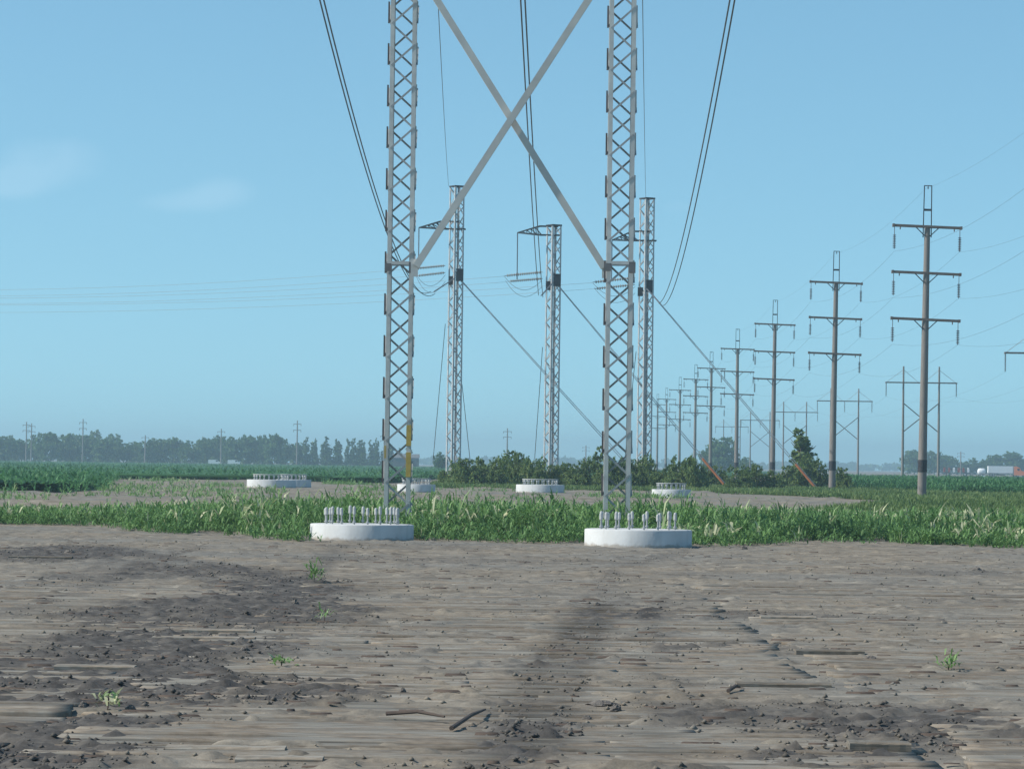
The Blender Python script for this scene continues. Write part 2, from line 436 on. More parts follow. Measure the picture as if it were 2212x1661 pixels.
for pts_, w_, k_ in ((((60, 1185), (260, 1192), (420, 1214), (560, 1243), (690, 1275)), .55, .5), (((60, 1200), (250, 1210), (400, 1236), (520, 1270), (600, 1320)), .4, .4),
                     (((0, 1330), (150, 1285), (260, 1245), (335, 1205), (440, 1180)), .35, .4), (((0, 1290), (110, 1258), (200, 1228), (260, 1196)), .3, .3),
                     (((1330, 1292), (1400, 1340), (1455, 1420), (1480, 1520), (1490, 1661)), .22, .3), (((1480, 1190), (1330, 1230), (1290, 1290)), .3, .35),
                     (((2212, 1290), (1900, 1262), (1650, 1265), (1450, 1300), (1340, 1330)), .4, .35), (((640, 1300), (700, 1215), (735, 1178)), .3, .4)):
    tone += curve_track(pts_, w_, k_)
# rough clods where the soil is dark
Zg += near * np.clip(tone - .3, 0, .6) * np.maximum(fbm(Xg, Yg, 6.5, 3, 50) - .5, 0) * .26
tone = np.where(Yg > 118, .02, tone)
# lower the soil over the timber mats so that the boards come through
cover = .55 * fbm(Xg, Yg, .33, 4, 77) + .45 * fbm(Xg * .35, Yg, 1.5, 4, 79)
mm = in_mats(Xg, Yg)
centre = (np.abs(Xg + .2) < 3.45)
thr = np.where(centre, .465, .43) + np.clip((30 - Yg) / 10, 0, 1) * .08 - np.clip((Yg - 38) / 26, 0, 1) * .25
thr += np.exp(-((Xg + 4.2) / 2.2) ** 2 - ((Yg - 26) / 5) ** 2) * .14
low = np.clip((thr - cover) / .05, 0, 1) * mm
low *= np.clip(1.25 - tone * 1.6, 0, 1)
Zg = Zg - low * .05
Zg = np.where(Yg > 420, 0, Zg)
verts = np.stack([Xg, Yg, Zg], -1).reshape(-1, 3)
nc = len(cols); nr = len(rows)
i0 = (np.arange(nr - 1)[:, None] * nc + np.arange(nc - 1)[None, :]).ravel()
faces = np.stack([i0, i0 + 1, i0 + nc + 1, i0 + nc], -1)
g = np_mesh('ground', verts, faces, M['dirt'], smooth=True, attr={'tone': np.clip(tone, 0, 1.1).ravel()})
tag(g, kind='structure')

# timber mats laid as a working road, boards crosswise
def boards():
    V, Fc, T = [], [], []
    def board(x0, x1, y0, y1, z0, z1, tilt, tn):
        n = 34; xs = np.linspace(x0, x1, n); ww = RS.rand(n) * .012
        b = len(V)
        for i, x in enumerate(xs):
            dz = tilt * (x - (x0 + x1) / 2) + (vnoise(np.array([x * .9]), np.array([y0 * 7.]))[0] - .5) * .02
            c = .014
            for (yy, zz) in ((y0 + ww[i], z0), (y0 + ww[i], z1 - c + dz), (y0 + ww[i] + c, z1 + dz), (y1 - c, z1 + dz), (y1, z1 - c + dz), (y1, z0)):
                V.append((x, yy, zz)); T.append(tn)
        for i in range(n - 1):
            for k in range(5):
                Fc.append((b + i * 6 + k, b + (i + 1) * 6 + k, b + (i + 1) * 6 + k + 1, b + i * 6 + k + 1))
        Fc.append((b + 1, b + 2, b + 3, b + 4)); Fc.append((b, b + 1, b + 4, b + 5))
        e = b + (n - 1) * 6
        Fc.append((e + 4, e + 3, e + 2, e + 1)); Fc.append((e + 5, e + 4, e + 1, e))
    for (xa, xb) in ((-9.9, -3.86), (-3.62, 3.22), (3.5, 9.8)):
        y = 20.0
        while y < 64:
            wmat = 1.22; zt = random.uniform(-.012, .014); ja, jb = random.uniform(-.14, .14), random.uniform(-.14, .14); tl = random.uniform(-.004, .004)
            for k in range(4):
                w = wmat / 4
                split = random.random() < .3
                z = zt + random.uniform(-.008, .010)
                tn = random.uniform(.15, .95)
                a, b_ = xa + ja + random.uniform(-.05, .05), xb + jb + random.uniform(-.05, .05)
                if split:
                    s_ = random.uniform(a + 1.5, b_ - 1.5)
                    board(a, s_ - .02, y, y + w - .02, -.2, z, tl, tn); board(s_ + .02, b_, y, y + w - .02, -.2, z - random.uniform(0, .02), tl, random.uniform(.15, .95))
                else:
                    board(a, b_, y, y + w - .02, -.2, z, tl, tn)
                y += w
            y += random.uniform(.03, .12)
    return np.array(V), np.array(Fc), np.array(T)
bv, bf, bt = boards()
for (xs_, ys_, wid_, k_) in TR[:3]:                 # soil trodden into the boards along the wheel tracks
    p_ = sorted([gd(x, y) for x, y in zip(xs_, ys_)], key=lambda q: q.y)
    bt = bt - 1.3 * k_ * np.exp(-((bv[:, 0] - np.interp(bv[:, 1], [q.y for q in p_], [q.x for q in p_])) / wid_) ** 2) * (bv[:, 1] < p_[-1].y)
o = np_mesh('timber_mat_road', bv, bf, M['board'], attr={'tone': bt})
tag(o, kind='structure')

# planks that stick out of the dirt
def plank(px0, px1, py, thick, tn, label, tilt=0.0, rot=0.0, deep=.26, lift=.0):
    a, b = gd(px0, py), gd(px1, py)
    L = b.x - a.x; mb = MB(); n = 12
    prof = [(-deep / 2, -.1), (-deep / 2, thick - .012), (-deep / 2 + .015, thick), (deep / 2 - .015, thick), (deep / 2, thick - .012), (deep / 2, -.1)]
    vs_ = []
    for i in range(n):
        x = -L / 2 + L * i / (n - 1)
        for (yy, zz) in prof:
            vs_.append((x, yy + random.uniform(-.002, .002), zz + (random.uniform(-.003, .003) + tilt * x if zz > 0 else 0)))
    fs = [(i * 6 + k, (i + 1) * 6 + k, (i + 1) * 6 + k + 1, i * 6 + k + 1) for i in range(n - 1) for k in range(5)]
    fs += [(0, 1, 2, 3, 4, 5), tuple((n - 1) * 6 + k for k in (5, 4, 3, 2, 1, 0))]
    mb._add(vs_, fs)
    ob = mb.build('timber_plank', M['board'])
    at_ = ob.data.attributes.new('tone', 'FLOAT', 'POINT'); at_.data.foreach_set('value', [tn] * len(ob.data.vertices))
    ob.location = ((a.x + b.x) / 2, a.y, lift); ob.rotation_euler = (0, 0, rot)
    tag(ob, label, 'plank', 'planks sticking out of the dirt')
plank(395, 552, 1366, .05, .95, 'pale plank with a broken dark end, left of the mat road, farther of two')
plank(330, 556, 1379, .035, .8, 'pale plank just in front of the broken ended one left of the mat road', .004)
plank(120, 297, 1445, .05, .85, 'pale plank with a dark squared end by the mat joint, low on the left')
plank(1642, 1758, 1336, .045, 1.0, 'thin whitish plank edge on the right side, the brightest piece of wood on the dirt')
plank(1718, 1862, 1412, .055, .1, 'dark edged long plank on the right side beside a split wedge of wood')
plank(1590, 1790, 1482, .045, .1, 'dark cracked plank edge at the right joint of the mats')
plank(1832, 1962, 1622, .08, .3, 'thick raised grey brown plank at the lower right, with black gaps in front of it', -.01)
plank(360, 620, 1618, .03, 1.0, 'long pale plank near the lower left edge of the mat road')
plank(510, 700, 1640, .028, .95, 'nearest pale plank at the bottom left of the mat road')
plank(20, 165, 1206, .06, .1, 'dark thin plank lying far off at the left, on the dark soil')

# ------------------------------------------------------------------ vegetation as ground cover
def inside(poly, X, Y):
    res = np.zeros(len(X), bool); n = len(poly)
    for i in range(n):
        (x0, y0), (x1, y1) = poly[i], poly[(i + 1) % n]
        c = ((y0 > Y) != (y1 > Y)) & (X < (x1 - x0) * (Y - y0) / (y1 - y0 + 1e-9) + x0)
        res ^= c
    return res

PIERS_XY = []
def scatter(poly, density_fn, nmax):
    P = np.array(poly); x0, y0 = P.min(0); x1, y1 = P.max(0)
    X = RS.uniform(x0, x1, nmax); Y = RS.uniform(y0, y1, nmax)
    k = inside(poly, X, Y) & (RS.rand(nmax) < density_fn(X, Y))
    # keep what the frame (with a margin for a step aside) can show
    k &= np.abs(X) < .175 * Y + 7
    X, Y = X[k], Y[k]
    for (cx, cy, r) in PIERS_XY:
        k = (X - cx) ** 2 + (Y - cy) ** 2 > r * r
        X, Y = X[k], Y[k]
    return X, Y

def blades(X, Y, h, k, L, wd, z0=0.0, rise=(.2, 1.2), tone=None, low=.0, up=False):
    """k arching leaves on each plant: 5 verts and 3 triangles per leaf"""
    n = len(X); N = n * k
    px = np.repeat(X, k); py = np.repeat(Y, k); ph = np.repeat(h, k)
    az = RS.uniform(0, 2 * np.pi, N); q = RS.uniform(low, 1, N)
    el = RS.uniform(rise[0], rise[1], N)
    Lk = L * RS.uniform(.55, 1.25, N) * np.repeat(h / max(h.mean(), 1e-6), k)
    w = wd * RS.uniform(.6, 1.3, N)
    bz = z0 + ph * q * (.0 if up else .8)
    if up: Lk = ph * RS.uniform(.5, 1.05, N)
    dx, dy = np.cos(az), np.sin(az)
    jx = RS.normal(0, .05, N); jy = RS.normal(0, .05, N)
    sx, sy = -dy * w / 2, dx * w / 2
    ce, se = np.cos(el), np.sin(el)
    mx, my, mz = px + jx + dx * Lk * .55 * ce, py + jy + dy * Lk * .55 * ce, bz + Lk * .55 * se
    el2 = el - RS.uniform(.3, 1.3, N) * (.4 if up else 1)
    tx, ty, tz = mx + dx * Lk * .5 * np.cos(el2), my + dy * Lk * .5 * np.cos(el2), np.maximum(mz + Lk * .5 * np.sin(el2), .01)
    v = np.stack([np.stack([px + jx - sx * .5, py + jy - sy * .5, bz], -1), np.stack([px + jx + sx * .5, py + jy + sy * .5, bz], -1),
                  np.stack([mx + sx, my + sy, mz], -1), np.stack([mx - sx, my - sy, mz], -1), np.stack([tx, ty, tz], -1)], 1).reshape(-1, 3)
    b = np.arange(N) * 5
    f = np.stack([np.stack([b, b + 1, b + 2], -1), np.stack([b, b + 2, b + 3], -1), np.stack([b + 3, b + 2, b + 4], -1)], 1).reshape(-1, 3)
    tn = (RS.uniform(.15, .75, N) if tone is None else np.repeat(tone, k) + RS.uniform(-.2, .2, N))
    return v, f, np.repeat(tn, 5)

def join(parts):
    V, Fc, T = [], [], []; off = 0
    for v, f, t in parts: V.append(v); Fc.append(f + off); T.append(t); off += len(v)
    return np.concatenate(V), np.concatenate(Fc), np.concatenate(T)

# piers: (centre px, front base y, diameter, block height, depth, bolt count, label)
PIERS = [
    (781, 96.0, 2.95, .45, 17, .50, 'large round white concrete pier under the left lattice mast'),
    (1378, 92.6, 2.95, .47, 16, .50, 'large round white concrete pier under the right lattice mast'),
    (586, 281.0, 4.1, .66, 22, .42, 'wide far concrete pier on the dirt strip at the left, in front of its neighbour'),
    (634, 287.5, 3.0, .66, 18, .42, 'far concrete pier half hidden behind the wide pier at the left'),
    (899, 256.0, 2.9, .60, 18, .42, 'small far concrete pier seen just right of the left lattice mast'),
    (1167, 268.0, 3.85, .62, 20, .42, 'far concrete pier between the two lattice masts, below the middle guyed mast'),
    (1450, 240.0, 2.8, .58, 18, .42, 'small far concrete pier right of the right lattice mast'),
]
for (px, Y, dia, hh, nb, bh, lab) in PIERS:
    c = at(px, 1003 + 2.2 * F / Y, Y)
    PIERS_XY.append((c.x, Y, dia / 2 + .3))
    for q_ in (1.2, 2.2): PIERS_XY.append((c.x, Y - q_, dia / 2 + .15))
MASTS = [(857, 1150, 104.2), (1331, 1155, 102.2)]
for (px, py, Y) in MASTS: PIERS_XY.append((at(px, py, Y).x, Y, .6))

def wx(px, Y): return (px - 1106) / F * Y
# near band of weeds and volunteer corn
front = [(-200, 1130), (0, 1132), (200, 1135), (330, 1150), (400, 1152), (470, 1148), (560, 1163), (668, 1168), (893, 1168), (1000, 1167), (1100, 1171), (1260, 1172), (1500, 1180), (1660, 1178), (1690, 1172), (1900, 1173), (2100, 1182), (2212, 1184), (2500, 1190)]
fr = [(gd(x, y).x, gd(x, y).y) for x, y in front]
band = fr + [(36, 150), (8, 152), (-8, 150), (-13, 132), (-40, 126)]
def hmap(X, Y):
    h = np.interp(X, [-18, -12, -8, -5, 0, 6, 9, 16], [.55, .68, .95, 1.0, .90, .88, .78, .76])
    return h * .98 * (.40 + 1.0 * fbm(X, Y, .55, 3, 12)) * np.clip(.6 + (Y - 95) / 14, .6, 1.1) * np.clip(1.10 - (Y - 104) / 55, .5, 1)
def tmap(X, Y):
    t = .40 + .5 * (fbm(X, Y, .8, 3, 40) - .5)
    return t
parts = []
fx_ = np.array([p[0] for p in fr]); fy_ = np.array([p[1] for p in fr])
def ragged(X, Y): return (Y - np.interp(X, fx_, fy_)) > (fbm(X, Y, .5, 3, 201) - .38) * 9 * np.clip(np.abs(X - 1) / 6, .15, 1)
X, Y = scatter(band, lambda X, Y: ragged(X, Y) * np.clip(1.25 - (Y - 95) / 60, .35, 1) * np.clip(fbm(X, Y, .6, 3, 66) * 2.6 - .3, .2, 1), 38000)
h = hmap(X, Y) * RS.uniform(.6, 1.2, len(X))
parts.append(blades(X, Y, h, 17, .26, .05, tone=tmap(X, Y), rise=(.0, 1.4)))
k = RS.rand(len(X)) < .35
parts.append(blades(X[k], Y[k], h[k] * .85, 8, .8, .03, rise=(1.0, 1.5), up=True, tone=tmap(X[k], Y[k]) - .05))
# pale dried leaves near the top of the band
X, Y = scatter(band, lambda X, Y: np.clip(fbm(X, Y, .35, 3, 91) * 4 - 2.0, 0, 1), 9000)
h = hmap(X, Y) * RS.uniform(.8, 1.1, len(X))
parts.append(blades(X, Y, h, 4, .42, .07, tone=np.full(len(X), .92), rise=(.4, 1.4), low=.7))
# dead straw-coloured stems standing in the weeds, most of them at the left
X, Y = scatter(band, lambda X, Y: np.clip(fbm(X, Y, .25, 3, 123) * 4 - 1.7, 0, 1) * np.clip(.9 - X / 10, .25, 1), 9000)
parts.append(blades(X, Y, hmap(X, Y) * RS.uniform(.75, 1.02, len(X)), 3, .6, .035, tone=np.full(len(X), .95), rise=(1.1, 1.55), up=True))
# low fringe creeping over the dirt edge
fringe = [(x, y - 1.6) for x, y in fr] + [(x, y + 3) for x, y in fr][::-1]
X, Y = scatter(fringe, lambda X, Y: np.clip(fbm(X, Y, .7, 3, 15) * 3 - 1.1, 0, 1), 14000)
h = RS.uniform(.12, .42, len(X))
parts.append(blades(X, Y, h, 7, .22, .045, tone=np.full(len(X), .38), rise=(.2, 1.4)))
# sparse weeds on the far clearing at the left and along the dirt strip
cl_poly = [(wx(-100, 150), 150), (wx(700, 150), 150), (wx(620, 250), 250), (wx(480, 300), 300), (wx(400, 350), 350), (wx(240, 345), 345), (wx(210, 215), 215), (wx(-200, 205), 205)]
X, Y = scatter(cl_poly, lambda X, Y: np.clip(fbm(X, Y, .12, 4, 151) * 7 - 4.3, 0, 1), 22000)
parts.append(blades(X, Y, RS.uniform(.12, .45, len(X)), 6, .3, .06, tone=.45 + RS.uniform(-.1, .35, len(X)), rise=(.3, 1.4)))
st_poly = [(wx(700, 200), 200), (wx(1750, 200), 200), (wx(1650, 236), 236), (wx(940, 296), 296), (wx(700, 340), 340)]
X, Y = scatter(st_poly, lambda X, Y: np.clip(fbm(X, Y, .1, 4, 171) * 7 - 4.0, 0, 1), 16000)
parts.append(blades(X, Y, RS.uniform(.10, .36, len(X)), 6, .3, .06, tone=.4 + RS.uniform(-.1, .3, len(X)), rise=(.3, 1.4)))
v, f, t = join(parts)
tag(np_mesh('weed_patch', v, f, M['weeds'], attr={'tone': t}), 'leafy green weeds and volunteer corn growing in a band behind the bare dirt', 'weeds', kind='stuff')

# grass between the far dirt strip and the bushes, and round the nearest wooden pole
g1 = [(wx(936, 300), 296), (wx(1160, 296), 298), (wx(1500, 282), 284), (wx(1700, 270), 268), (wx(1860, 240), 246), (wx(1850, 232), 214), (wx(1700, 150), 150),
      (wx(2400, 150), 150), (wx(2600, 300), 300), (wx(1850, 345), 345), (wx(936, 350), 350)]
X, Y = scatter(g1, lambda X, Y: np.clip(fbm(X, Y, .15, 3, 5) * 2.2 - .2, .2, 1), 90000)
h = RS.uniform(.3, .6, len(X))
v, f, t = blades(X, Y, h, 6, .6, .075, up=True, rise=(.8, 1.5), tone=.42 + .7 * (fbm(X, Y, .12, 3, 61) - .5))
tag(np_mesh('tall_grass', v, f, M['grass'], attr={'tone': t}), 'tall rough grass between the far dirt strip, the bushes and the wooden poles', 'grass', kind='stuff')

def crop(name, poly, hgt, label, nplants, seed, canopy_from, row_gap=3.0):
    """row crop: leafy plants near the edge, a closed leaf canopy further in"""
    P = np.array(poly); parts = []
    X, Y = scatter(poly, lambda X, Y: np.clip(300. / np.maximum(Y, 1), 0, 1) ** 1.6, nplants)
    h = hgt * RS.uniform(.75, 1.08, len(X)) * (.85 + .3 * fbm(X, Y, .05, 2, seed))
    wid = .10 * np.clip(Y.mean() / 300, 1, 2)
    parts.append(blades(X, Y, h, 9, .6, wid, tone=.45 + .5 * (fbm(X, Y, .1, 3, seed) - .5), rise=(.3, 1.45)))
    near_poly = [(x, min(y, P[:, 1].min() + 190)) for x, y in poly]
    X, Y = scatter(poly, lambda X, Y: (Y < P[:, 1].min() + 190) * np.clip(1.3 - (Y - P[:, 1].min()) / 150., .15, 1), nplants * 3)
    h = hgt * RS.uniform(.7, 1.08, len(X)) * (.85 + .3 * fbm(X, Y, .05, 2, seed))
    parts.append(blades(X, Y, h, 8, .55, .10, tone=.5 + .5 * (fbm(X, Y, .1, 3, seed) - .5), rise=(.3, 1.45)))
    v, f, t = join(parts)
    o = np_mesh(name, v, f, M['corn'], attr={'tone': t})
    tag(o, label, 'crop', kind='stuff')
    # canopy sheet of small facets
    ys = canopy_from * (P[:, 1].max() / canopy_from) ** np.linspace(0, 1, 330)
    us = np.linspace(0, 1, 420)
    lo = []; hi = []
    for y in ys:
        xs = []
        n = len(poly)
        for i in range(n):
            (x0, y0), (x1, y1) = poly[i], poly[(i + 1) % n]
            if (y0 > y) != (y1 > y): xs.append(x0 + (x1 - x0) * (y - y0) / (y1 - y0))
        lo.append(min(xs) if xs else 0); hi.append(max(xs) if xs else 1)
    lo, hi = np.array(lo), np.array(hi)
    XX = lo[:, None] + (hi - lo)[:, None] * us[None, :]; YY = np.repeat(ys[:, None], len(us), 1)
    XX = XX + RS.normal(0, .05, XX.shape); 
    ZZ = hgt * .70 + RS.uniform(-.16, .16, XX.shape) * hgt + (fbm(XX, YY, .04, 3, seed + 3) - .5) * .25
    vv = np.stack([XX, YY, ZZ], -1).reshape(-1, 3)
    nc_ = len(us); ii = (np.arange(len(ys) - 1)[:, None] * nc_ + np.arange(nc_ - 1)[None, :]).ravel()
    ff = np.stack([ii, ii + 1, ii + nc_ + 1, ii + nc_], -1)
    keep = inside(poly, vv[ii][:, 0], vv[ii][:, 1] - row_gap) & inside(poly, vv[ii][:, 0] - 1.5, vv[ii][:, 1]) & inside(poly, vv[ii][:, 0] + 1.5, vv[ii][:, 1])
    ff = ff[keep]
    tt = .42 + RS.uniform(-.3, .3, len(vv)) + .4 * (fbm(vv[:, 0], vv[:, 1], .03, 3, seed) - .5)
    c = np_mesh('leaf_canopy', vv, ff, M['corn'], parent=o, attr={'tone': tt})

left_poly = [(wx(-500, 213), 211), (wx(150, 213), 213), (wx(225, 225), 228), (wx(236, 262), 262), (wx(240, 340), 350), (wx(340, 372), 372), (wx(530, 380), 380), (wx(760, 352), 352), (wx(900, 372), 372), (wx(960, 480), 480),
             (wx(1500, 480), 480), (wx(1700, 1450), 1450), (wx(-900, 1450), 1450)]
crop('corn_field', left_poly, .9, 'dark green crop field on the left reaching to the far tree line', 150000, 4, 214)
right_poly = [(wx(1840, 350), 352), (wx(2060, 300), 302), (wx(2600, 290), 290), (wx(2900, 700), 700), (wx(1780, 700), 700)]
crop('bean_field', right_poly, 1.0, 'blue green crop field on the right behind the nearest wooden pole', 110000, 9, 296)

# crumbs of dry soil and splinters of wood lying on the clearing
def ground_z(x, y):
    iy = np.clip(np.searchsorted(rows, y), 1, len(rows) - 1); sp = 11 + .19 * np.maximum(y, 0)
    ix = np.clip(((x / sp + 1) / 2 * (len(cols) - 1)).astype(int), 1, len(cols) - 2)
    return Zg[iy, ix], tone[iy, ix]
def crumbs(n, smin, smax, y0, y1):
    Y = y0 * (y1 / y0) ** RS.rand(n); X = RS.uniform(-1, 1, n) * (2 + .16 * Y)
    z, tn = ground_z(X, Y)
    k = RS.rand(n) < np.clip(.03 + tn * 1.1, 0, 1) * np.clip(fbm(X, Y, .7, 3, 33) * 3 - 1, .05, 1)
    X, Y, z, tn = X[k], Y[k], z[k], tn[k]; m_ = len(X)
    s_ = smin * (smax / smin) ** (RS.rand(m_) ** 2.2)
    a = RS.uniform(0, 6.28, m_)
    base = np.array([(1, 0, 0), (0, 1, 0), (-1, 0, 0), (0, -1, 0), (.1, -.1, .8), (0, 0, -.4)])
    V = base[None] * RS.uniform(.55, 1.35, (m_, 6, 3)) * s_[:, None, None]
    V = np.stack([V[..., 0] * np.cos(a)[:, None] - V[..., 1] * np.sin(a)[:, None], V[..., 0] * np.sin(a)[:, None] + V[..., 1] * np.cos(a)[:, None], V[..., 2]], -1)
    V += np.stack([X, Y, z + s_ * .15], -1)[:, None]
    fb = np.array([(0, 1, 4), (1, 2, 4), (2, 3, 4), (3, 0, 4), (1, 0, 5), (2, 1, 5), (3, 2, 5), (0, 3, 5)])
    return V.reshape(-1, 3), (fb[None] + (np.arange(m_) * 6)[:, None, None]).reshape(-1, 3), np.repeat(np.clip(tn * .8 + RS.uniform(-.2, .35, m_), 0, 1), 6)
v, f, t = crumbs(70000, .010, .042, 21, 97)
tag(np_mesh('loose_soil', v, f, M['dirt'], attr={'tone': t}), 'crumbs and small clods of dry soil scattered over the bare clearing', 'soil', kind='stuff')
def chips(n):
    Y = 22 * (90 / 22.) ** RS.rand(n); X = RS.uniform(-1, 1, n) * (2 + .155 * Y); z, tn = ground_z(X, Y)
    L = RS.uniform(.06, .34, n); w = RS.uniform(.006, .018, n); a = RS.normal(0, .16, n)
    base = np.array([(-1, -1, 0), (1, -.3, 0), (1, .4, 0), (-1, 1, 0), (-.9, -.8, 1), (.8, -.2, 1), (.8, .3, 1), (-.9, .8, 1)])
    V = base[None] * np.stack([L / 2, w, w * 1.3], -1)[:, None]
    V = np.stack([V[..., 0] * np.cos(a)[:, None] - V[..., 1] * np.sin(a)[:, None], V[..., 0] * np.sin(a)[:, None] + V[..., 1] * np.cos(a)[:, None], V[..., 2]], -1) + np.stack([X, Y, z + .004], -1)[:, None]
    fb = np.array([(4, 5, 6, 7), (0, 1, 5, 4), (1, 2, 6, 5), (2, 3, 7, 6), (3, 0, 4, 7)])
    return V.reshape(-1, 3), (fb[None] + (np.arange(n) * 8)[:, None, None]).reshape(-1, 4)
v, f = chips(700)
tag(np_mesh('wood_splinters', v, f, M['stick']), 'dark splinters and chips of wood scattered over the bare clearing', 'wood chips', kind='stuff')

# ------------------------------------------------------------------ concrete piers
def pier(px, Y, dia, hh, nb, bh, label):
    c = at(px, 1003 + 2.2 * F / Y, Y)
    root = empty('concrete_pier', (c.x, Y, 0), 0, label, 'concrete pier', 'concrete piers')
    r = dia / 2; mb = MB(); n = 64
    prof = [(-.3, r), (hh - .03, r), (hh - .008, r - .012), (hh, r - .035), (hh + .004, r * .5), (hh + .004, .01)]
    vs_ = []
    for i, (z, q) in enumerate(prof):
        for k in range(n):
            a = 2 * math.pi * k / n
            wob_ = 1 + (.004 * math.sin(3 * a + px) if i < 4 else 0)
            vs_.append((math.cos(a) * q * wob_, math.sin(a) * q * wob_, z))
    fs = [(i * n + k, i * n + (k + 1) % n, (i + 1) * n + (k + 1) % n, (i + 1) * n + k) for i in range(len(prof) - 1) for k in range(n)]
    mb._add(vs_, fs); mb.build('pier_block', M['concrete'], root, smooth=True)
    rb = r * .70; s = 1.0 if Y < 150 else 1.5
    proto = cap = None
    for k in range(nb):
        a = 2 * math.pi * (k + .3) / nb
        loc = (math.cos(a) * rb, math.sin(a) * rb, hh - .01)
        if proto is None:
            b = MB(); b.lathe((0, 0, 0), (0, 0, bh * .62), [(0, .026 * s), (.2, .026 * s), (.2, .05 * s), (.32, .05 * s), (.32, .024 * s), (1, .024 * s)], 8)
            proto = b.build('anchor_bolt', M['bolt'], root)
            q = MB(); q.lathe((0, 0, bh * .55), (0, 0, bh), [(0, .038 * s), (.12, .046 * s), (.75, .046 * s), (.92, .036 * s), (1, .016 * s)], 8)
            cap = q.build('bolt_cap', M['bolt_cap'], proto)
            o_ = proto
        else:
            o_ = proto.copy(); COL.objects.link(o_); o_.parent = root
            c_ = cap.copy(); COL.objects.link(c_); c_.parent = o_
        o_.location = loc; o_.scale = (1, 1, random.uniform(.88, 1.06))
        o_.rotation_euler = (random.uniform(-.03, .03), random.uniform(-.03, .03), 0)
    if Y > 150:
        t = MB(); n = 40; vs_ = []
        for (q, z) in ((rb - .1, bh), (rb + .1, bh), (rb + .1, bh + .05), (rb - .1, bh + .05)):
            for k in range(n):
                a = 2 * math.pi * k / n; vs_.append((math.cos(a) * q, math.sin(a) * q, hh + z - .02))
        fs = [(i * n + k, i * n + (k + 1) % n, ((i + 1) % 4) * n + (k + 1) % n, ((i + 1) % 4) * n + k) for i in range(4) for k in range(n)]
        t._add(vs_, fs); t.build('template_ring', M['bolt_cap'], root)
for a in PIERS: pier(*a)

# ------------------------------------------------------------------ near lattice tower: two masts with a cross brace
def lattice(root, base, side, height, pitch, leg, bar_w, mat, phase=0.0, legname='mast', both_side=True, rz=0.0, feet=True, inside_steps=True):
    """square lattice mast; returns the legs object; lacing faces are its children"""
    bx, by, bz = base; h2 = side / 2; rot = Matrix.Rotation(rz, 3, 'Z')
    P = lambda x, y, z: Vector((bx, by, bz)) + rot @ Vector((x, y, 0)) + Vector((0, 0, z))
    L = MB(); th = leg * .16
    for sx in (-1, 1):
        for sy in (-1, 1):
            # angle section: two flat plates per leg
            a = P(sx * (h2 - leg / 2), sy * (h2 - th / 2), 0); L.bar(a, a + Vector((0, 0, height)), leg, th, up=rot @ Vector((0, 1, 0)))
            a = P(sx * (h2 - th / 2), sy * (h2 - th - (leg - th) / 2 - .001), 0); L.bar(a, a + Vector((0, 0, height)), th, leg - th, up=rot @ Vector((0, 1, 0)))
    mast = L.build(legname, mat, root)
    n = int(height / pitch)
    for (nm, fx, fy, out_) in (('front', 0, -1, 1), ('back', 0, 1, 1), ('left', -1, 0, 1), ('right', 1, 0, 1)):
        B = MB()
        for i in range(n + 3):
            z0 = phase + i * pitch; z1 = z0 + pitch
            if z1 > height: break
            if z0 < -.02: continue
            flip = (i % 2 == 0) ^ (nm == 'back')
            u0, u1 = (-1, 1) if flip else (1, -1)
            q = h2 - leg * .35
            if nm in ('front', 'back'):
                o1 = fy * (h2 + .004) if flip or nm == 'back' else fy * (h2 - th - .014)
                B.bar(P(u0 * q, o1, z0), P(u1 * q, o1, z1), bar_w, .012, up=rot @ Vector((0, 1, 0)))
                # outstanding flange of the angle bar
                B.bar(P(u0 * q, o1 - fy * .02, z0 + bar_w * .45), P(u1 * q, o1 - fy * .02, z1 + bar_w * .45), .010, bar_w * .8, up=rot @ Vector((0, 1, 0)))
            else:
                o1 = fx * (h2 + .006) if flip else fx * (h2 - th - .02)
                B.bar(P(o1, u0 * q, z0), P(o1, u1 * q, z1), bar_w, .012, up=rot @ Vector((1, 0, 0)))
                B.bar(P(o1 + (fx * .022 if flip else -fx * .022), u0 * q, z0 + bar_w * .45), P(o1 + (fx * .022 if flip else -fx * .022), u1 * q, z1 + bar_w * .45), .010, bar_w * .9, up=rot @ Vector((1, 0, 0)))
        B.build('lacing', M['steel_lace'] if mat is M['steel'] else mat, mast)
    return mast, P

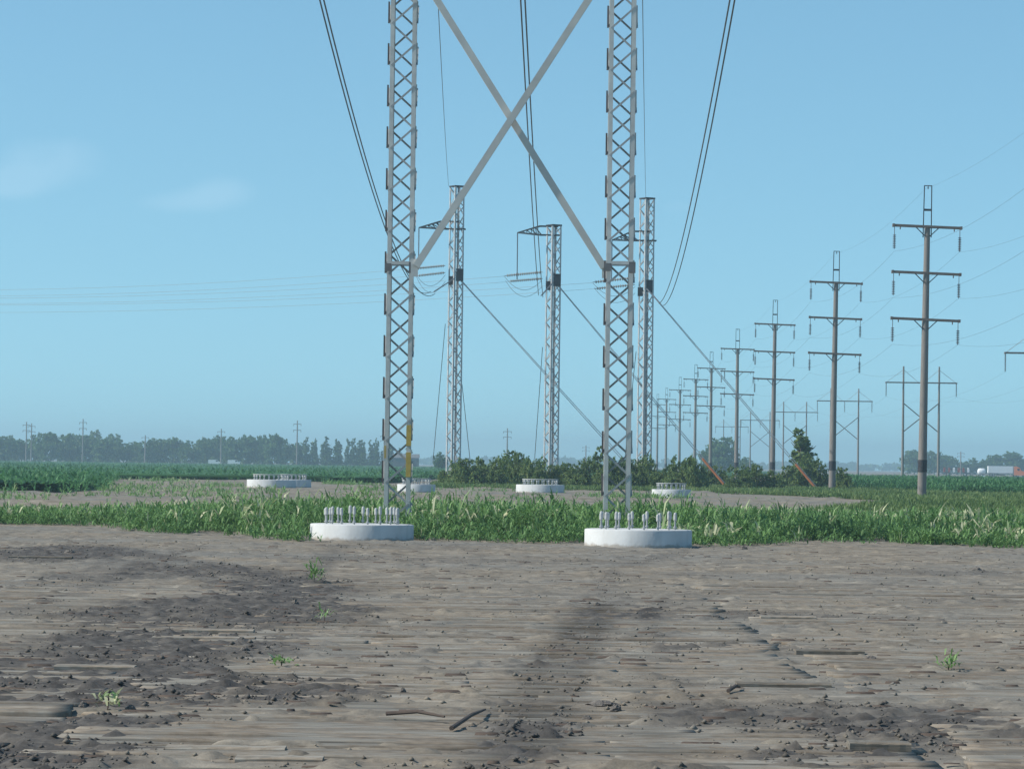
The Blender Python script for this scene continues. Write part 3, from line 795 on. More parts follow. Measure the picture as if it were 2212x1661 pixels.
tower = empty('lattice_tower', (0, 0, 0), 0, 'large grey steel tower of two lattice masts joined by a tubular X brace, nearest structure', 'power tower')
SIDE = .80; HT = 26.0
mast_objs = []
for mi, (px, py, Y) in enumerate(MASTS):
    b = at(px, py, Y)
    zphase = (at(px, 142 if mi == 0 else 62, Y - .4).z - .12) % 1.288 - 1.288
    mast, P = lattice(tower, (b.x, Y, .12), SIDE, HT, .644, .125, .062, M['steel'], phase=zphase)
    mast_objs.append((b.x, Y, P))
    q = MB(); q.box((b.x, Y, .0), (1.15, 1.15, .24)); q.build('footing', M['concrete'], mast)
    # horizontal strut ring and gusset plates where the brace lands
    zs = at(px, 578, Y).z; S = MB()
    for sy in (-1, 1): S.bar(P(-SIDE / 2, sy * (SIDE / 2 + .018), zs), P(SIDE / 2, sy * (SIDE / 2 + .018), zs), .10, .012)
    for sx in (-1, 1): S.bar(P(sx * (SIDE / 2 + .02), -SIDE / 2, zs), P(sx * (SIDE / 2 + .02), SIDE / 2, zs), .10, .012, up=(1, 0, 0))
    S.build('strut_ring', M['steel'], mast)
    for sx in (-1, 1):
        G = MB(); G.box((b.x + sx * (SIDE / 2 - .03), Y - SIDE / 2 - .035, zs - .02), (.20, .016, .24 if sx < 0 else .34))
        G.build('gusset_plate', M['dark_grey'], mast)
    # ladder-like edge plates seen dark on the outer left side
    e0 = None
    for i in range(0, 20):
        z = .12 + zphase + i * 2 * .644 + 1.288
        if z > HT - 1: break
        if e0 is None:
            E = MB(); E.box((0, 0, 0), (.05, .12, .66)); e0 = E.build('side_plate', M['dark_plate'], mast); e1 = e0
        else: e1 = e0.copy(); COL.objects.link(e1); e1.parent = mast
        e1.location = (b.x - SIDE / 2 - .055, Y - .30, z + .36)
    c0 = None
    for i in range(0, 13):
        z = .12 + zphase + i * 2 * .644 + 1.288 + .25
        if z > HT - 1: break
        if c0 is None:
            C_ = MB(); C_.box((0, 0, .30), (.04, .09, .34)); C_.bar((0, 0, .13), (0, 0, -.19), .04, .05); c0 = C_.build('side_cleat', M['steel'], mast); c1 = c0
        else: c1 = c0.copy(); COL.objects.link(c1); c1.parent = mast
        c1.location = (b.x + SIDE / 2 + .022, Y - .25, z)
    if mi == 0:
        for (y0, y1) in ((918, 963), (977, 1030)):
            a = at(880, y0, Y - SIDE / 2); z0 = at(880, y1, Y - SIDE / 2).z
            s = MB(); s.box((b.x + SIDE / 2 - .06, Y - SIDE / 2 + .045, (a.z + z0) / 2), (.15, .15, a.z - z0)); s.build('yellow_marker', M['yellow'], mast)
        a = at(880, 963, Y - SIDE / 2).z; z0 = at(880, 990, Y - SIDE / 2).z
        s = MB(); s.box((b.x - SIDE / 2 + .02, Y - SIDE / 2 - .03, (a + z0) / 2), (.05, .03, a - z0)); s.build('yellow_marker', M['yellow'], mast)
(mx0, my0, P0), (mx1, my1, P1) = mast_objs
def tz(px, py, Y): return at(px, py, Y).z
# the crossing tubes
for (a, b, off) in (((1305, 578), (899, -72), .13), ((899, 576), (1312, -62), -.13)):
    pa = at(a[0], a[1], 103.2); pb = at(b[0], b[1], 103.2)
    pa.y += off; pb.y += off
    mb = MB(); mb.bar(pa, pb, .205, .20)
    t = mb.build('cross_brace', M['tube_steel'], tower)
    for (e, s) in ((pa, 1), (pb, -1)):
        g_ = MB(); dirv = (pb - pa).normalized() * s
        inward = 1 if e.x < -1 else -1
        g_.bar(e - Vector((0, 0, .32)) + Vector((-.05 * inward, 0, 0)), e + Vector((-.05 * inward, 0, .22)), .22, .02)
        g_.build('end_plate', M['steel'], t)
# bridge and crossarm above the frame, carrying the conductors
zc = 24.2
Br = MB()
xa, xb = mx0 - 7.5, mx1 + 7.5
yb = (my0 + my1) / 2
for dz in (0, 1.1):
    for dy in (-.4, .4): Br.bar((xa, yb + dy, zc + dz), (xb, yb + dy, zc + dz), .11, .11)
nseg = 24
for i in range(nseg):
    x0 = xa + (xb - xa) * i / nseg; x1 = xa + (xb - xa) * (i + 1) / nseg
    for dy in (-.4, .4):
        Br.bar((x0, yb + dy, zc if i % 2 else zc + 1.1), (x1, yb + dy, zc + 1.1 if i % 2 else zc), .06, .06)
Br.build('crossarm', M['steel'], tower)
zI = zc - 2.4
COND = []
for (px, lab) in ((688, 'left'), (1124, 'middle'), (1592, 'right')):
    top = Vector((at(px, 0, 108).x * (1 if lab == 'middle' else 1.0), yb, zc))
    q = MB(); q.insul(top, top - Vector((0, 0, 2.4)), .13, .03, 14); q.build('insulator', M['insulator'], tower)
    COND.append(top - Vector((0, 0, 2.4)))

# ------------------------------------------------------------------ wires
def catenary(a, b, sag, n=40):
    a, b = Vector(a), Vector(b)
    return [a.lerp(b, i / n) - Vector((0, 0, 4 * sag * (i / n) * (1 - i / n))) for i in range(n + 1)]
def wire(name, label, pts, r, group, mat='wire', cat='wire'):
    mb = MB(); mb.tube(pts, r, 5)
    return tag(mb.build(name, M[mat], None, smooth=True), label, cat, group)
def project(p):
    v = CAMROT.to_3x3().transposed() @ (Vector(p) - Vector((0, 0, CAMH)))
    return (W / 2 + F * v.x / -v.z, H / 2 - F * v.y / -v.z)

# the three far dead-end masts: A left, B middle, C right
YD = 345.0
# ends of the near conductors at the far masts
ENDS = [at(935, 632, YD - 6), at(1168, 640, YD - 6), at(1428, 658, YD - 6)]
names = ('left', 'middle', 'right')
def fit_sag(a, b, target):
    best = None
    for s in np.linspace(0, 14, 141):
        e = 0
        pr = [project(p) for p in catenary(a, b, s, 60)]
        ys = np.array([p[1] for p in pr]); xs = np.array([p[0] for p in pr])
        o_ = np.argsort(ys)
        for (tx_, ty_) in target: e += (np.interp(ty_, ys[o_], xs[o_]) - tx_) ** 2
        if best is None or e < best[0]: best = (e, s)
    return best[1]
TG = (((696, 0), (745, 200), (780, 320), (835, 490)), ((1130, 0), (1140, 170), (1153, 430)), ((1584, 0), (1555, 170), (1530, 270), (1488, 480)))
for i in range(3):
    # the attachment above the frame is free sideways: choose it so that the wire follows the photograph
    best = None
    for dx in np.linspace(-6, 6, 61):
        for zz in (18.6, 19.6, 20.6, 21.8):
            a = Vector((COND[i].x + dx, COND[i].y, zz))
            pr_ = None
            for s in np.linspace(0, 8, 17):
                pr = [project(p) for p in catenary(a, ENDS[i], s, 30)]
                ys = np.array([p[1] for p in pr]); xs = np.array([p[0] for p in pr]); k = np.argsort(ys)
                e = sum((np.interp(ty_, ys[k], xs[k]) - tx_) ** 2 for (tx_, ty_) in TG[i])
                if best is None or e < best[0]: best = (e, a, s)
    e, a, s = best
    print('conductor', i, 'err', round(e, 1), tuple(round(k, 2) for k in a), 'sag', s)
    ins = [o for o in tower.children if o.name.startswith('insulator')][i]
    # move its insulator string to the attachment
    me = ins.data; d = a - COND[i]
    for v_ in me.vertices: v_.co += d
    me.update()
    for j, sd_ in enumerate((-1, 1)):
        aa = a + Vector((sd_ * .07, 0, 0)); bb = ENDS[i] + Vector((sd_ * .22, 0, -sd_ * .1))
        pts = catenary(aa, bb, s + .15 * j, 50)
        back = catenary(aa + Vector((0, -240, 3)), aa, 6, 24)[:-1]
        wire('power_line', '%s conductor pair from the near tower to the far masts, %s wire of the pair' % (names[i], ('left', 'right')[j]), pts, .034, 'conductors of the near tower', cat='wire')

def mast_far(px, ytop, ybase_vis, arm_tip, arm_root, arm_low, label, strings, jumper_y, guy_end, guards, side_guys, bracket):
    Y = YD
    b = at(px, ybase_vis, Y); z = at(px, ytop, Y).z
    root = empty('guyed_lattice_mast', (b.x, Y, 0), 0, label, 'power mast', 'guyed lattice masts')
    side = 1.13; rz = R(32)
    mast, P = lattice(root, (0, 0, .1), side, z - .1, .98, .18, .105, M['steel_far'], rz=rz)
    q = MB(); q.box((0, 0, .05), (1.6, 1.6, .3)); q.build('footing', M['concrete'], mast)
    T = MB()
    hh = side / 2
    for s_ in (-1, 1):
        T.bar(P(-hh, s_ * hh, z - .15), P(hh, s_ * hh, z - .15), .14, .1); T.bar(P(s_ * hh, -hh, z - .16), P(s_ * hh, hh, z - .16), .14, .1)
    T.build('top_frame', M['dark_steel'], mast)
    loc = lambda x, y, dy=0.0: at(x, y, Y + dy) - Vector((b.x, Y, 0))
    # triangular arm to the left
    tip = loc(*arm_tip); ru = loc(*arm_root); rl = loc(*arm_low)
    A = MB()
    for dy in (-.55, .55):
        u = ru + Vector((0, dy, 0)); l = rl + Vector((0, dy, 0))
        A.bar(tip, u, .11, .11); A.bar(tip, l, .12, .12)
        for k in range(1, 5):
            t0 = k / 5.; A.bar(tip.lerp(u, t0), tip.lerp(l, t0), .06, .06); A.bar(tip.lerp(u, t0), tip.lerp(l, min(1, t0 + .2)), .06, .06)
        A.bar(l, l + Vector((1.9, 0, 0)), .1, .1); A.bar(u, u + Vector((1.9, 0, 0)), .1, .1)
    A.build('arm', M['dark_steel'], root)
    # vertical string for the jumper
    lo = loc(arm_tip[0] - 1, jumper_y)
    S = MB(); S.tube([tip, lo], .055, 6); S.build('hanging_rod', M['insulator'], root)
    # twin strain strings to the left
    for (x0, y0, x1, y1) in strings:
        q = MB(); q.insul(loc(x1, y1), loc(x0, y0), .15, .035, 16, .05, .95); q.build('strain_insulator', M['insulator_pale'], root)
    # yoke block and guy
    g0 = loc(*bracket); g1 = gd(1, 1500); 
    q = MB(); q.box(g0 + Vector((-.05, -.35, .45)), (.75, .5, 1.25)); q.box(g0 + Vector((-.9, -.4, -.15)), (.55, .25, .9)); q.build('guy_bracket', M['dark_steel'], root)
    ge = loc(guy_end[0], guy_end[1]); ge.z = .05
    q = MB()
    for s_ in (-1, 1): q.tube([g0 + Vector((0, 0, s_ * .05)), ge + Vector((s_ * .10, 0, s_ * .05 + .05))], .036, 6)
    q.build('guy_wire', M['steel_far'], root)
    if guards:
        d = (g0 - ge).normalized(); q = MB(); q.tube([ge + d * .2, ge + d * guards], .13, 8); q.build('guy_guard', M['orange'], root)
    for (x0, y0, x1, y1) in side_guys:
        q = MB(); e = loc(x1, y1, 14); e.z = max(e.z, 0); q.tube([loc(x0, y0), e], .035, 5); q.build('guy_wire', M['wire'], root)
    return root, b

mA, bA = mast_far(979, 402, 1016, (905, 492), (951, 479), (966, 495), 'leftmost and tallest of the three guyed lattice masts, close to the left near mast',
                  [(899, 580, 962, 574), (901, 596, 962, 589)], 583, (1400, 1008), 0, [(962, 700, 935, 1000), (998, 830, 1016, 1000)], (994, 604))
mB, bB = mast_far(1190, 486, 1012, (1118, 503), (1166, 489), (1170, 508), 'middle guyed lattice mast, seen between the two near masts',
                  [(1090, 596, 1172, 588), (1098, 608, 1172, 602)], 604, (1572, 1010), 4.0, [(1172, 750, 1155, 990)], (1204, 615))
mC, bC = mast_far(1391, 428, 1008, (1322, 519), (1366, 500), (1378, 520), 'rightmost guyed lattice mast, just right of the right near mast',
                  [(1280, 610, 1372, 600), (1284, 624, 1372, 615)], 605, (1766, 1012), 3.4, [(1374, 760, 1350, 990)], (1402, 628))

# jumper loops and conductors leaving to the left
def curve3(a, m, b, n=16):
    a, m, b = Vector(a), Vector(m), Vector(b)
    return [a * (1 - t) ** 2 + m * 2 * t * (1 - t) + b * t * t for t in [i / n for i in range(n + 1)]]
for (lab, p0, pm, p1) in (('left', (899, 596), (925, 662), (962, 600)), ('middle', (1092, 606), (1128, 668), (1170, 612)), ('right', (1284, 622), (1325, 680), (1372, 625))):
    for j in range(2):
        pts = curve3(at(p0[0] - 3 * j, p0[1] - 10 * j, YD - .5), at(pm[0], pm[1] - 16 * j, YD - 3), at(p1[0], p1[1] + 8 - 14 * j, YD - 1))
        wire('jumper_cable', 'drooping jumper cable under the %s guyed mast arm, %s of two' % (lab, ('lower', 'upper')[j]), pts, .021, 'jumper cables', cat='cable')
for i, (x, y, xe, ye, lab) in enumerate(((899, 580, -400, 622, 'topmost'), (901, 596, -400, 634, 'second from the top'), (1090, 597, -400, 640, 'third from the top'),
                                         (1098, 609, -400, 652, 'fourth from the top'), (1280, 611, -400, 655, 'second lowest'), (1284, 624, -400, 672, 'lowest'))):
    a = at(x, y, YD); b = at(xe, ye, YD + 60)
    wire('power_line', '%s of the faint near level wires running off to the left' % lab, catenary(a, b, 1.0, 30), .013, 'wires running off to the left', mat='insulator_pale')
# strain insulators where the near conductors reach the far masts
for i, (m_, b_) in enumerate(((mA, bA), (mB, bB), (mC, bC))):
    tgt = at((994, 1204, 1402)[i], (600, 610, 622)[i], YD)
    q = MB(); q.insul(ENDS[i] - Vector((b_.x, YD, 0)), tgt - Vector((b_.x, YD, 0)) + Vector((-.4, -.7, 0)), .08, .025, 14, .05, .9); q.build('strain_insulator', M['insulator'], m_)
# thin shield wires
wire('shield_wire', 'thin shield wire coming down to the top of the leftmost guyed mast', catenary(at(938, -160, 104), at(969, 402, YD), .6, 30), .016, 'shield wires')
wire('shield_wire', 'thin shield wire coming down to the top of the rightmost guyed mast', catenary(at(1386, -160, 104), at(1395, 430, YD), .6, 30), .016, 'shield wires')

# ------------------------------------------------------------------ wooden poles with three crossarms
def make_pole():
    root = empty('utility_pole')
    HP = 20.35                                # wood height; bracket reaches higher
    q = MB(); q.tube([(0, 0, -.5), (0, 0, 0), (0, 0, 6), (0, 0, HP)], [.345, .34, .30, .21], 16); q.build('pole', M['pole_wood'], root, smooth=True)
    q = MB(); q.tube([(0, 0, 2.05), (0, 0, 2.95)], [.352, .345], 16); q.build('black_band', M['black'], root, smooth=True)
    q = MB()
    for s in (-1, 1):
        q.bar((s * .30, 0, HP - .9), (s * .27, 0, HP + 2.95), .07, .10)
    q.bar((-.28, 0, HP + 2.95), (.28, 0, HP + 2.95), .06, .10); q.bar((-.29, 0, HP + 1.15), (.29, 0, HP + 1.15), .16, .08)
    q.bar((0, 0, HP + 2.7), (0, 0, HP + 2.9), .07, .07)
    q.build('peak_bracket', M['dark_steel'], root)
    for zi, z in enumerate((HP - .1, HP - 3.55, HP - 7.0)):
        q = MB()
        for dy in (-.24, .24): q.bar((-2.55, dy, z + .06), (2.55, dy, z - .06), .17, .10)
        for s in (-1, 1):
            q.box((s * 2.5, 0, z - s * .06), (.16, .62, .22)); q.box((s * 2.0, 0, z - .14 - s * .05), (.07, .1, .28))
        a = q.build('crossarm', M['arm_wood'], root)
        for s in (-1, 1):
            q = MB(); q.bar((s * .15, -.32, z - .75), (s * .85, -.32, z - .08), .07, .05); q.build('arm_brace', M['dark_steel'], a)
        for s in (-1, 1):
            q = MB(); zt = z - .12 - s * .06; q.insul((s * 2.42, 0, zt), (s * 2.42, 0, zt - 1.65), .125, .025, 8, .34, .97)
            q.build('insulator', M['insulator_brown'] if (s > 0 and zi == 0) else M['insulator'], root)
    return root, HP
POLES = [  # base px, depth, height factor, lean
    (1991, 250, 1.0, .010, 'nearest and tallest wooden pole, with a black band low on the trunk'),
    (1797, 327, 1.0, .009, 'second nearest wooden pole, standing right of the tall leaning bush'),
    (1668, 424, 1.0, .006, 'third nearest wooden pole, left of the tall leaning bush'),
    (1590, 514, 1.0, .000, 'fourth nearest wooden pole, standing in front of the round hazy tree'),
    (1534, 617, 1.0, .000, 'fifth nearest wooden pole, with the orange guy guard beside its foot'),
    (1500, 696, 1.0, .003, 'sixth nearest wooden pole, fourth in the dense row'),
    (1467, 795, 1.0, .000, 'seventh nearest wooden pole, third in the dense row'),
    (1438, 905, 1.0, .000, 'eighth nearest wooden pole, second in the dense row'),
    (1419, 985, 1.0, .000, 'farthest wooden pole, closest to the rightmost guyed mast')]
pole0, HP = make_pole()
pole_pos = []
for i, (px, Y, k, lean, lab) in enumerate(POLES):
    o = pole0 if i == 0 else copy_tree(pole0)
    yb = 1003 + .0135 * (px - 1106) + 2.2 * F / Y
    o.location = (at(px, yb, Y).x, Y, 0); o.rotation_euler = (0, lean, R(-2)); o.scale = (1, 1, k)
    tag(o, lab, 'utility pole', 'wooden poles with three crossarms'); pole_pos.append((o.location.copy(), lean))
prev = (Vector((pole_pos[0][0].x - .5, 165, 0)), .01)
chain = [prev] + pole_pos
o = copy_tree(pole0); o.location = chain[0][0]
tag(o, 'wooden pole just outside the right edge carrying the wires on towards the camera', 'utility pole', 'wooden poles with three crossarms')
lv = ('top', 'middle', 'bottom')
ordn = ('nearest', 'second', 'third', 'fourth', 'fifth', 'sixth', 'seventh', 'eighth', 'ninth')
for i in range(len(chain) - 1):
    (a, la), (b, lb) = chain[i], chain[i + 1]
    for zi in range(3):
        for s in (-1, 1):
            z = HP - .1 - 3.45 * zi - 1.85
            pa = a + Vector((s * 2.42 + math.sin(la) * z, 0, z)); pb = b + Vector((s * 2.42 + math.sin(lb) * z, 0, z))
            if i < 5:
                wire('power_line', 'thin wire on the %s crossarms of the wooden poles, %s side, %s span' % (lv[zi], ('', 'right', 'left')[s], ordn[i]), catenary(pa, pb, 1.1, 14), .0065, 'wires of the wooden poles')
    if i < 4:
        z = HP + 2.7
        wire('shield_wire', 'thin wire on top of the wooden poles, %s span' % ordn[i], catenary(a + Vector((0, 0, z)), b + Vector((0, 0, z)), .8, 14), .005, 'top wires of the wooden poles')

# ------------------------------------------------------------------ H frame pylons
def make_h():
    root = empty('h_frame_pylon')
    hw = 3.18; HH = 20.6; za = 17.7
    for s in (-1, 1):
        q = MB(); q.tube([(s * hw, 0, -.4), (s * hw, 0, HH)], [.26, .15], 10); q.build('post', M['pole_wood'], root, smooth=True)
    q = MB()
    for dy in (-.25, .25): q.bar((-6.35, dy, za), (6.35, dy, za), .22, .12)
    for x in (-6.3, 0, 6.3): q.box((x, 0, za - .02), (.16, .7, .26))
    q.build('crossarm', M['arm_wood'], root)
    for (a, b) in (((-hw, 14.1), (hw, 8.9)), ((hw, 14.1), (-hw, 8.9))):
        q = MB(); q.bar((a[0], .2 if a[0] < 0 else -.2, a[1]), (b[0], .2 if a[0] < 0 else -.2, b[1]), .17, .1); q.build('cross_brace', M['arm_wood'], root)
    q = MB()
    for s in (-1, 1):
        q.bar((s * hw, .1, HH - .6), (s * 6.1, .1, za + .1), .07, .07); q.bar((s * hw, .1, HH - .6), (s * .5, .1, za + .1), .07, .07)
    q.build('top_brace', M['steel'], root)
    for x in (-6.25, 0, 6.25):
        q = MB(); q.insul((x, 0, za - .1), (x, 0, za - 2.5), .125, .03, 16, .03, .97); q.build('insulator', M['insulator'], root)
    return root, za
h0, ZA = make_h()
HP_ = [(1988, 1030, 600, 'H shaped wooden pylon seen on both sides of the nearest wooden pole'),
       (1823, 1022, 772, 'H shaped wooden pylon seen just right of the second nearest wooden pole'),
       (1716, 1018, 934, 'H shaped wooden pylon behind the tall leaning bush'),
       (1641, 1016, 1103, 'small far H shaped wooden pylon left of the third wooden pole'),
       (1580, 1013, 1290, 'smallest and farthest H shaped wooden pylon, behind the fourth wooden pole'),
       (2272, 1040, 442, 'H shaped wooden pylon at the right edge, only its left arm end in view')]
hpos = []
for i, (px, py, Y, lab) in enumerate(HP_):
    o = h0 if i == 0 else copy_tree(h0)
    o.location = (at(px, py, Y).x, Y, 0); tag(o, lab, 'power pylon', 'H shaped wooden pylons'); hpos.append(o.location.copy())
ch = [hpos[5], hpos[0], hpos[1], hpos[2]]
for i in range(3):
    for x, nm in ((-6.25, 'left'), (0, 'centre'), (6.25, 'right')):
        wire('power_line', 'thin %s wire of the H shaped pylons, %s span' % (nm, ordn[i]), catenary(ch[i] + Vector((x, 0, ZA - 2.5)), ch[i + 1] + Vector((x, 0, ZA - 2.5)), 2.2, 14), .007, 'wires of the H shaped pylons')

# ------------------------------------------------------------------ trees and bushes
def crown_mesh(rng, blobs, nleaf, size):
    """blobs: list of (centre, radii); leaves fill the outer part of every blob, in uneven clumps"""
    w = np.array([b[1][0] * b[1][1] * b[1][2] for b in blobs]) ** (2 / 3.); w /= w.sum()
    V = []
    for (c, r), wi in zip(blobs, w):
        n = max(int(nleaf * wi), 6); ncl = max(4, n // 9)
        d = rng.normal(size=(ncl, 3)); d /= np.linalg.norm(d, axis=1)[:, None]
        rad = rng.uniform(.45, 1.05, ncl)[:, None]
        cl_ = np.array(c) + d * rad * np.array(r)
        k = rng.randint(0, ncl, n)
        V.append(cl_[k] + rng.normal(0, .11, (n, 3)) * np.array(r))
    C = np.concatenate(V); n = len(C)
    a = rng.normal(size=(n, 3)); a /= np.linalg.norm(a, axis=1)[:, None]
    b = rng.normal(size=(n, 3)); b -= a * (a * b).sum(1)[:, None]; b /= np.linalg.norm(b, axis=1)[:, None]
    s = size * rng.uniform(.6, 1.4, n)[:, None]
    v = np.stack([C - a * s * .5, C - b * s * .32, C + a * s * .6, C + b * s * .32], 1).reshape(-1, 3)
    f = np.arange(n * 4).reshape(-1, 4)
    v[:, 2] = np.maximum(v[:, 2], .05)
    return v, f, np.repeat(rng.uniform(.1, .9, n), 4)

def make_tree(name, h, w, kind, seed, nleaf, size, mat, trunk_frac=.25, lean=0.0):
    rng = np.random.RandomState(seed)
    root = empty(name)
    blobs = []
    if kind == 'round':
        for i in range(9):
            t = rng.uniform(.3, .85); a = rng.uniform(0, 6.28); q = rng.uniform(.1, .34) * w * (1 - abs(t - .5))
            blobs.append(((math.cos(a) * q + lean * t * h, math.sin(a) * q, h * t), (w * rng.uniform(.2, .34), w * rng.uniform(.2, .34), h * rng.uniform(.13, .2))))
        blobs.append(((lean * .8 * h, 0, h * .82), (w * .24, w * .24, h * .16)))
        blobs.append(((0, 0, h * .22), (w * .46, w * .36, h * .22))); blobs.append(((0, 0, h * .5), (w * .4, w * .36, h * .26)))
    elif kind == 'tall':
        for i in range(8):
            t = .12 + .8 * i / 7.; q = w * .5 * (1 - .75 * t)
            blobs.append(((rng.normal(0, w * .07) + lean * t * h, rng.normal(0, w * .07), h * t), (q * rng.uniform(.8, 1.15), q, h * .11)))
    else:                                                 # low spreading bush
        for i in range(8):
            t = rng.uniform(.15, .72); a = rng.uniform(0, 6.28); q = rng.uniform(0, .38) * w
            blobs.append(((math.cos(a) * q, math.sin(a) * q, h * t), (w * rng.uniform(.14, .26), w * rng.uniform(.14, .26), h * rng.uniform(.16, .3))))
        blobs.append(((0, 0, h * .2), (w * .5, w * .4, h * .24)))
    v, f, t = crown_mesh(rng, blobs, nleaf, size)
    np_mesh('crown', v, f, mat, parent=root, attr={'tone': t})
    q = MB(); top = h * .8
    q.tube([(0, 0, -.2), (lean * h * .2, 0, h * .25), (lean * h * .5 + rng.normal(0, .03 * w), 0, h * .5), (lean * top, 0, top)], [h * .022, h * .017, h * .012, h * .004], 7)
    for i in range(7):
        z = h * rng.uniform(.25, .65); a = rng.uniform(0, 6.28); L_ = w * rng.uniform(.2, .42)
        p = Vector((lean * z, 0, z)); q.tube([p, p + Vector((math.cos(a) * L_ * .5, math.sin(a) * L_ * .5, h * .09)), p + Vector((math.cos(a) * L_, math.sin(a) * L_, h * .2))], [h * .008, h * .006, h * .002], 5)
    q.build('trunk', M['bark'], root)
    return root

protos = [make_tree('broadleaf_tree', 12, 15, 'round', 100 + i, 3200, 1.1, M['tree_leaf']) for i in range(5)] + \
         [make_tree('narrow_tree', 12, 5.0, 'tall', 200 + i, 1500, .8, M['tree_leaf'], lean=(-.05, .03, 0, .06, -.02, .01)[i]) for i in range(6)]
used = set()
def place_tree(pi, px, Y, ytop, wpx, label, group):
    o = protos[pi] if pi not in used else copy_tree(protos[pi])
    used.add(pi)
    yh = 1003 + .0135 * (px - 1106)
    hgt = CAMH + (yh - ytop) * Y / F
    w = wpx * Y / F
    base = at(px, yh + 2.2 * F / Y, Y)
    o.location = (base.x, Y, 0); o.rotation_euler = (0, 0, random.uniform(0, 6.28))
    pw = 15 if pi < 5 else 5.0
    o.scale = (w / pw, w / pw, hgt / 12)
    tag(o, label, 'tree', group)
num = ['first', 'second', 'third', 'fourth', 'fifth', 'sixth', 'seventh', 'eighth', 'ninth', 'tenth', 'eleventh', 'twelfth', 'thirteenth', 'fourteenth', 'fifteenth', 'sixteenth', 'seventeenth', 'eighteenth', 'nineteenth',
       'twentieth', 'twenty-first', 'twenty-second', 'twenty-third', 'twenty-fourth', 'twenty-fifth', 'twenty-sixth', 'twenty-seventh', 'twenty-eighth', 'twenty-ninth', 'thirtieth']
row = [(5, 942, 60), (38, 946, 46), (72, 938, 50), (103, 931, 56), (142, 937, 60), (182, 940, 56), (222, 946, 50), (258, 948, 50), (292, 952, 46), (318, 950, 44), (345, 948, 48), (378, 943, 46), (408, 950, 44),
       (440, 946, 46), (472, 940, 44), (502, 943, 46), (536, 938, 50), (566, 938, 46), (592, 934, 42), (612, 946, 34), (640, 956, 40)]
for i, (px, yt, w) in enumerate(row):
    place_tree(i % 5, px, 1460 + 18 * (i % 3), yt, w * 1.25, '%s broad tree counted from the left edge in the far left tree line' % num[i], 'broad trees of the far left tree line')
row2 = [(20, 940, 44), (160, 936, 50), (205, 930, 44), (236, 938, 40), (440, 944, 40), (330, 946, 36), (560, 942, 40)]
for i, (px, yt, w) in enumerate(row2):
    place_tree((i + 2) % 5, px, 1700, yt - 1, w * 1.3, '%s hazy crown from the left standing behind the far left tree line' % num[i], 'hazy trees behind the left tree line')
row3 = [(660, 948), (672, 953), (684, 950), (697, 957), (709, 945), (722, 955), (735, 949), (748, 951), (762, 944), (775, 952), (788, 950), (801, 952), (814, 954), (826, 950), (846, 962), (862, 965), (880, 968), (895, 976)]
for i, (px, yt) in enumerate(row3):
    place_tree(5 + (i * 5 + i // 3) % 6, px + (0, 3, -3, 2)[i % 4], 1480 + 20 * (i % 2), yt + (-4, 3, -1, 6, 0, -6, 4)[i % 7], (20, 30, 17, 24, 34)[i % 5], '%s narrow tree from the left in the thin row beside the left lattice mast' % num[i], 'narrow trees behind the left lattice mast')
far = [(1556, 944, 70, 1200, 0, 'large round hazy tree behind the fourth and fifth wooden poles'), (1530, 966, 46, 1220, 1, 'lower round hazy tree left of the large one behind the wooden poles'),
       (1612, 986, 44, 1250, 2, 'low hazy tree between the fourth and third wooden poles'), (1975, 970, 70, 1700, 3, 'hazy round tree behind the nearest wooden pole'),
       (2018, 974, 56, 1720, 4, 'hazy tree just right of the nearest wooden pole'), (2052, 984, 50, 1720, 0, 'hazy tree right of the H shaped pylon post'),
       (2082, 996, 40, 1740, 1, 'small dark tree between the farm machinery and the white trailer'), (2102, 988, 36, 1740, 2, 'small tree behind the tail of the white trailer'),
       (2126, 992, 34, 1750, 4, 'low tree just above the tail of the white trailer'),
       (2150, 980, 44, 1750, 3, 'dark tree directly above the white trailer, left one'), (2186, 974, 50, 1750, 1, 'dark tree directly above the white trailer, right one'), (2225, 976, 46, 1750, 2, 'dark tree above the orange cab at the right edge'),
       (950, 975, 30, 1000, 2, 'hazy small tree left of the leftmost guyed mast foot')]
for (px, yt, w, Y, pi, lab) in far: place_tree(pi, px, Y, yt, w * 1.2, lab, None)
# very distant woods right on the horizon
rng = np.random.RandomState(5)
bl = []
for i in range(260):
    X_ = rng.uniform(-1400, 1700); h_ = rng.uniform(5, 12)
    bl.append(((X_, rng.uniform(4300, 4700), h_ * .5), (rng.uniform(12, 30), 12, h_ * .55)))
v, f, t = crown_mesh(rng, bl, 22000, 6.5)
tag(np_mesh('distant_woods', v, f, M['tree_leaf'], attr={'tone': t}), 'pale blue strip of woods on the horizon', 'woods', kind='stuff')

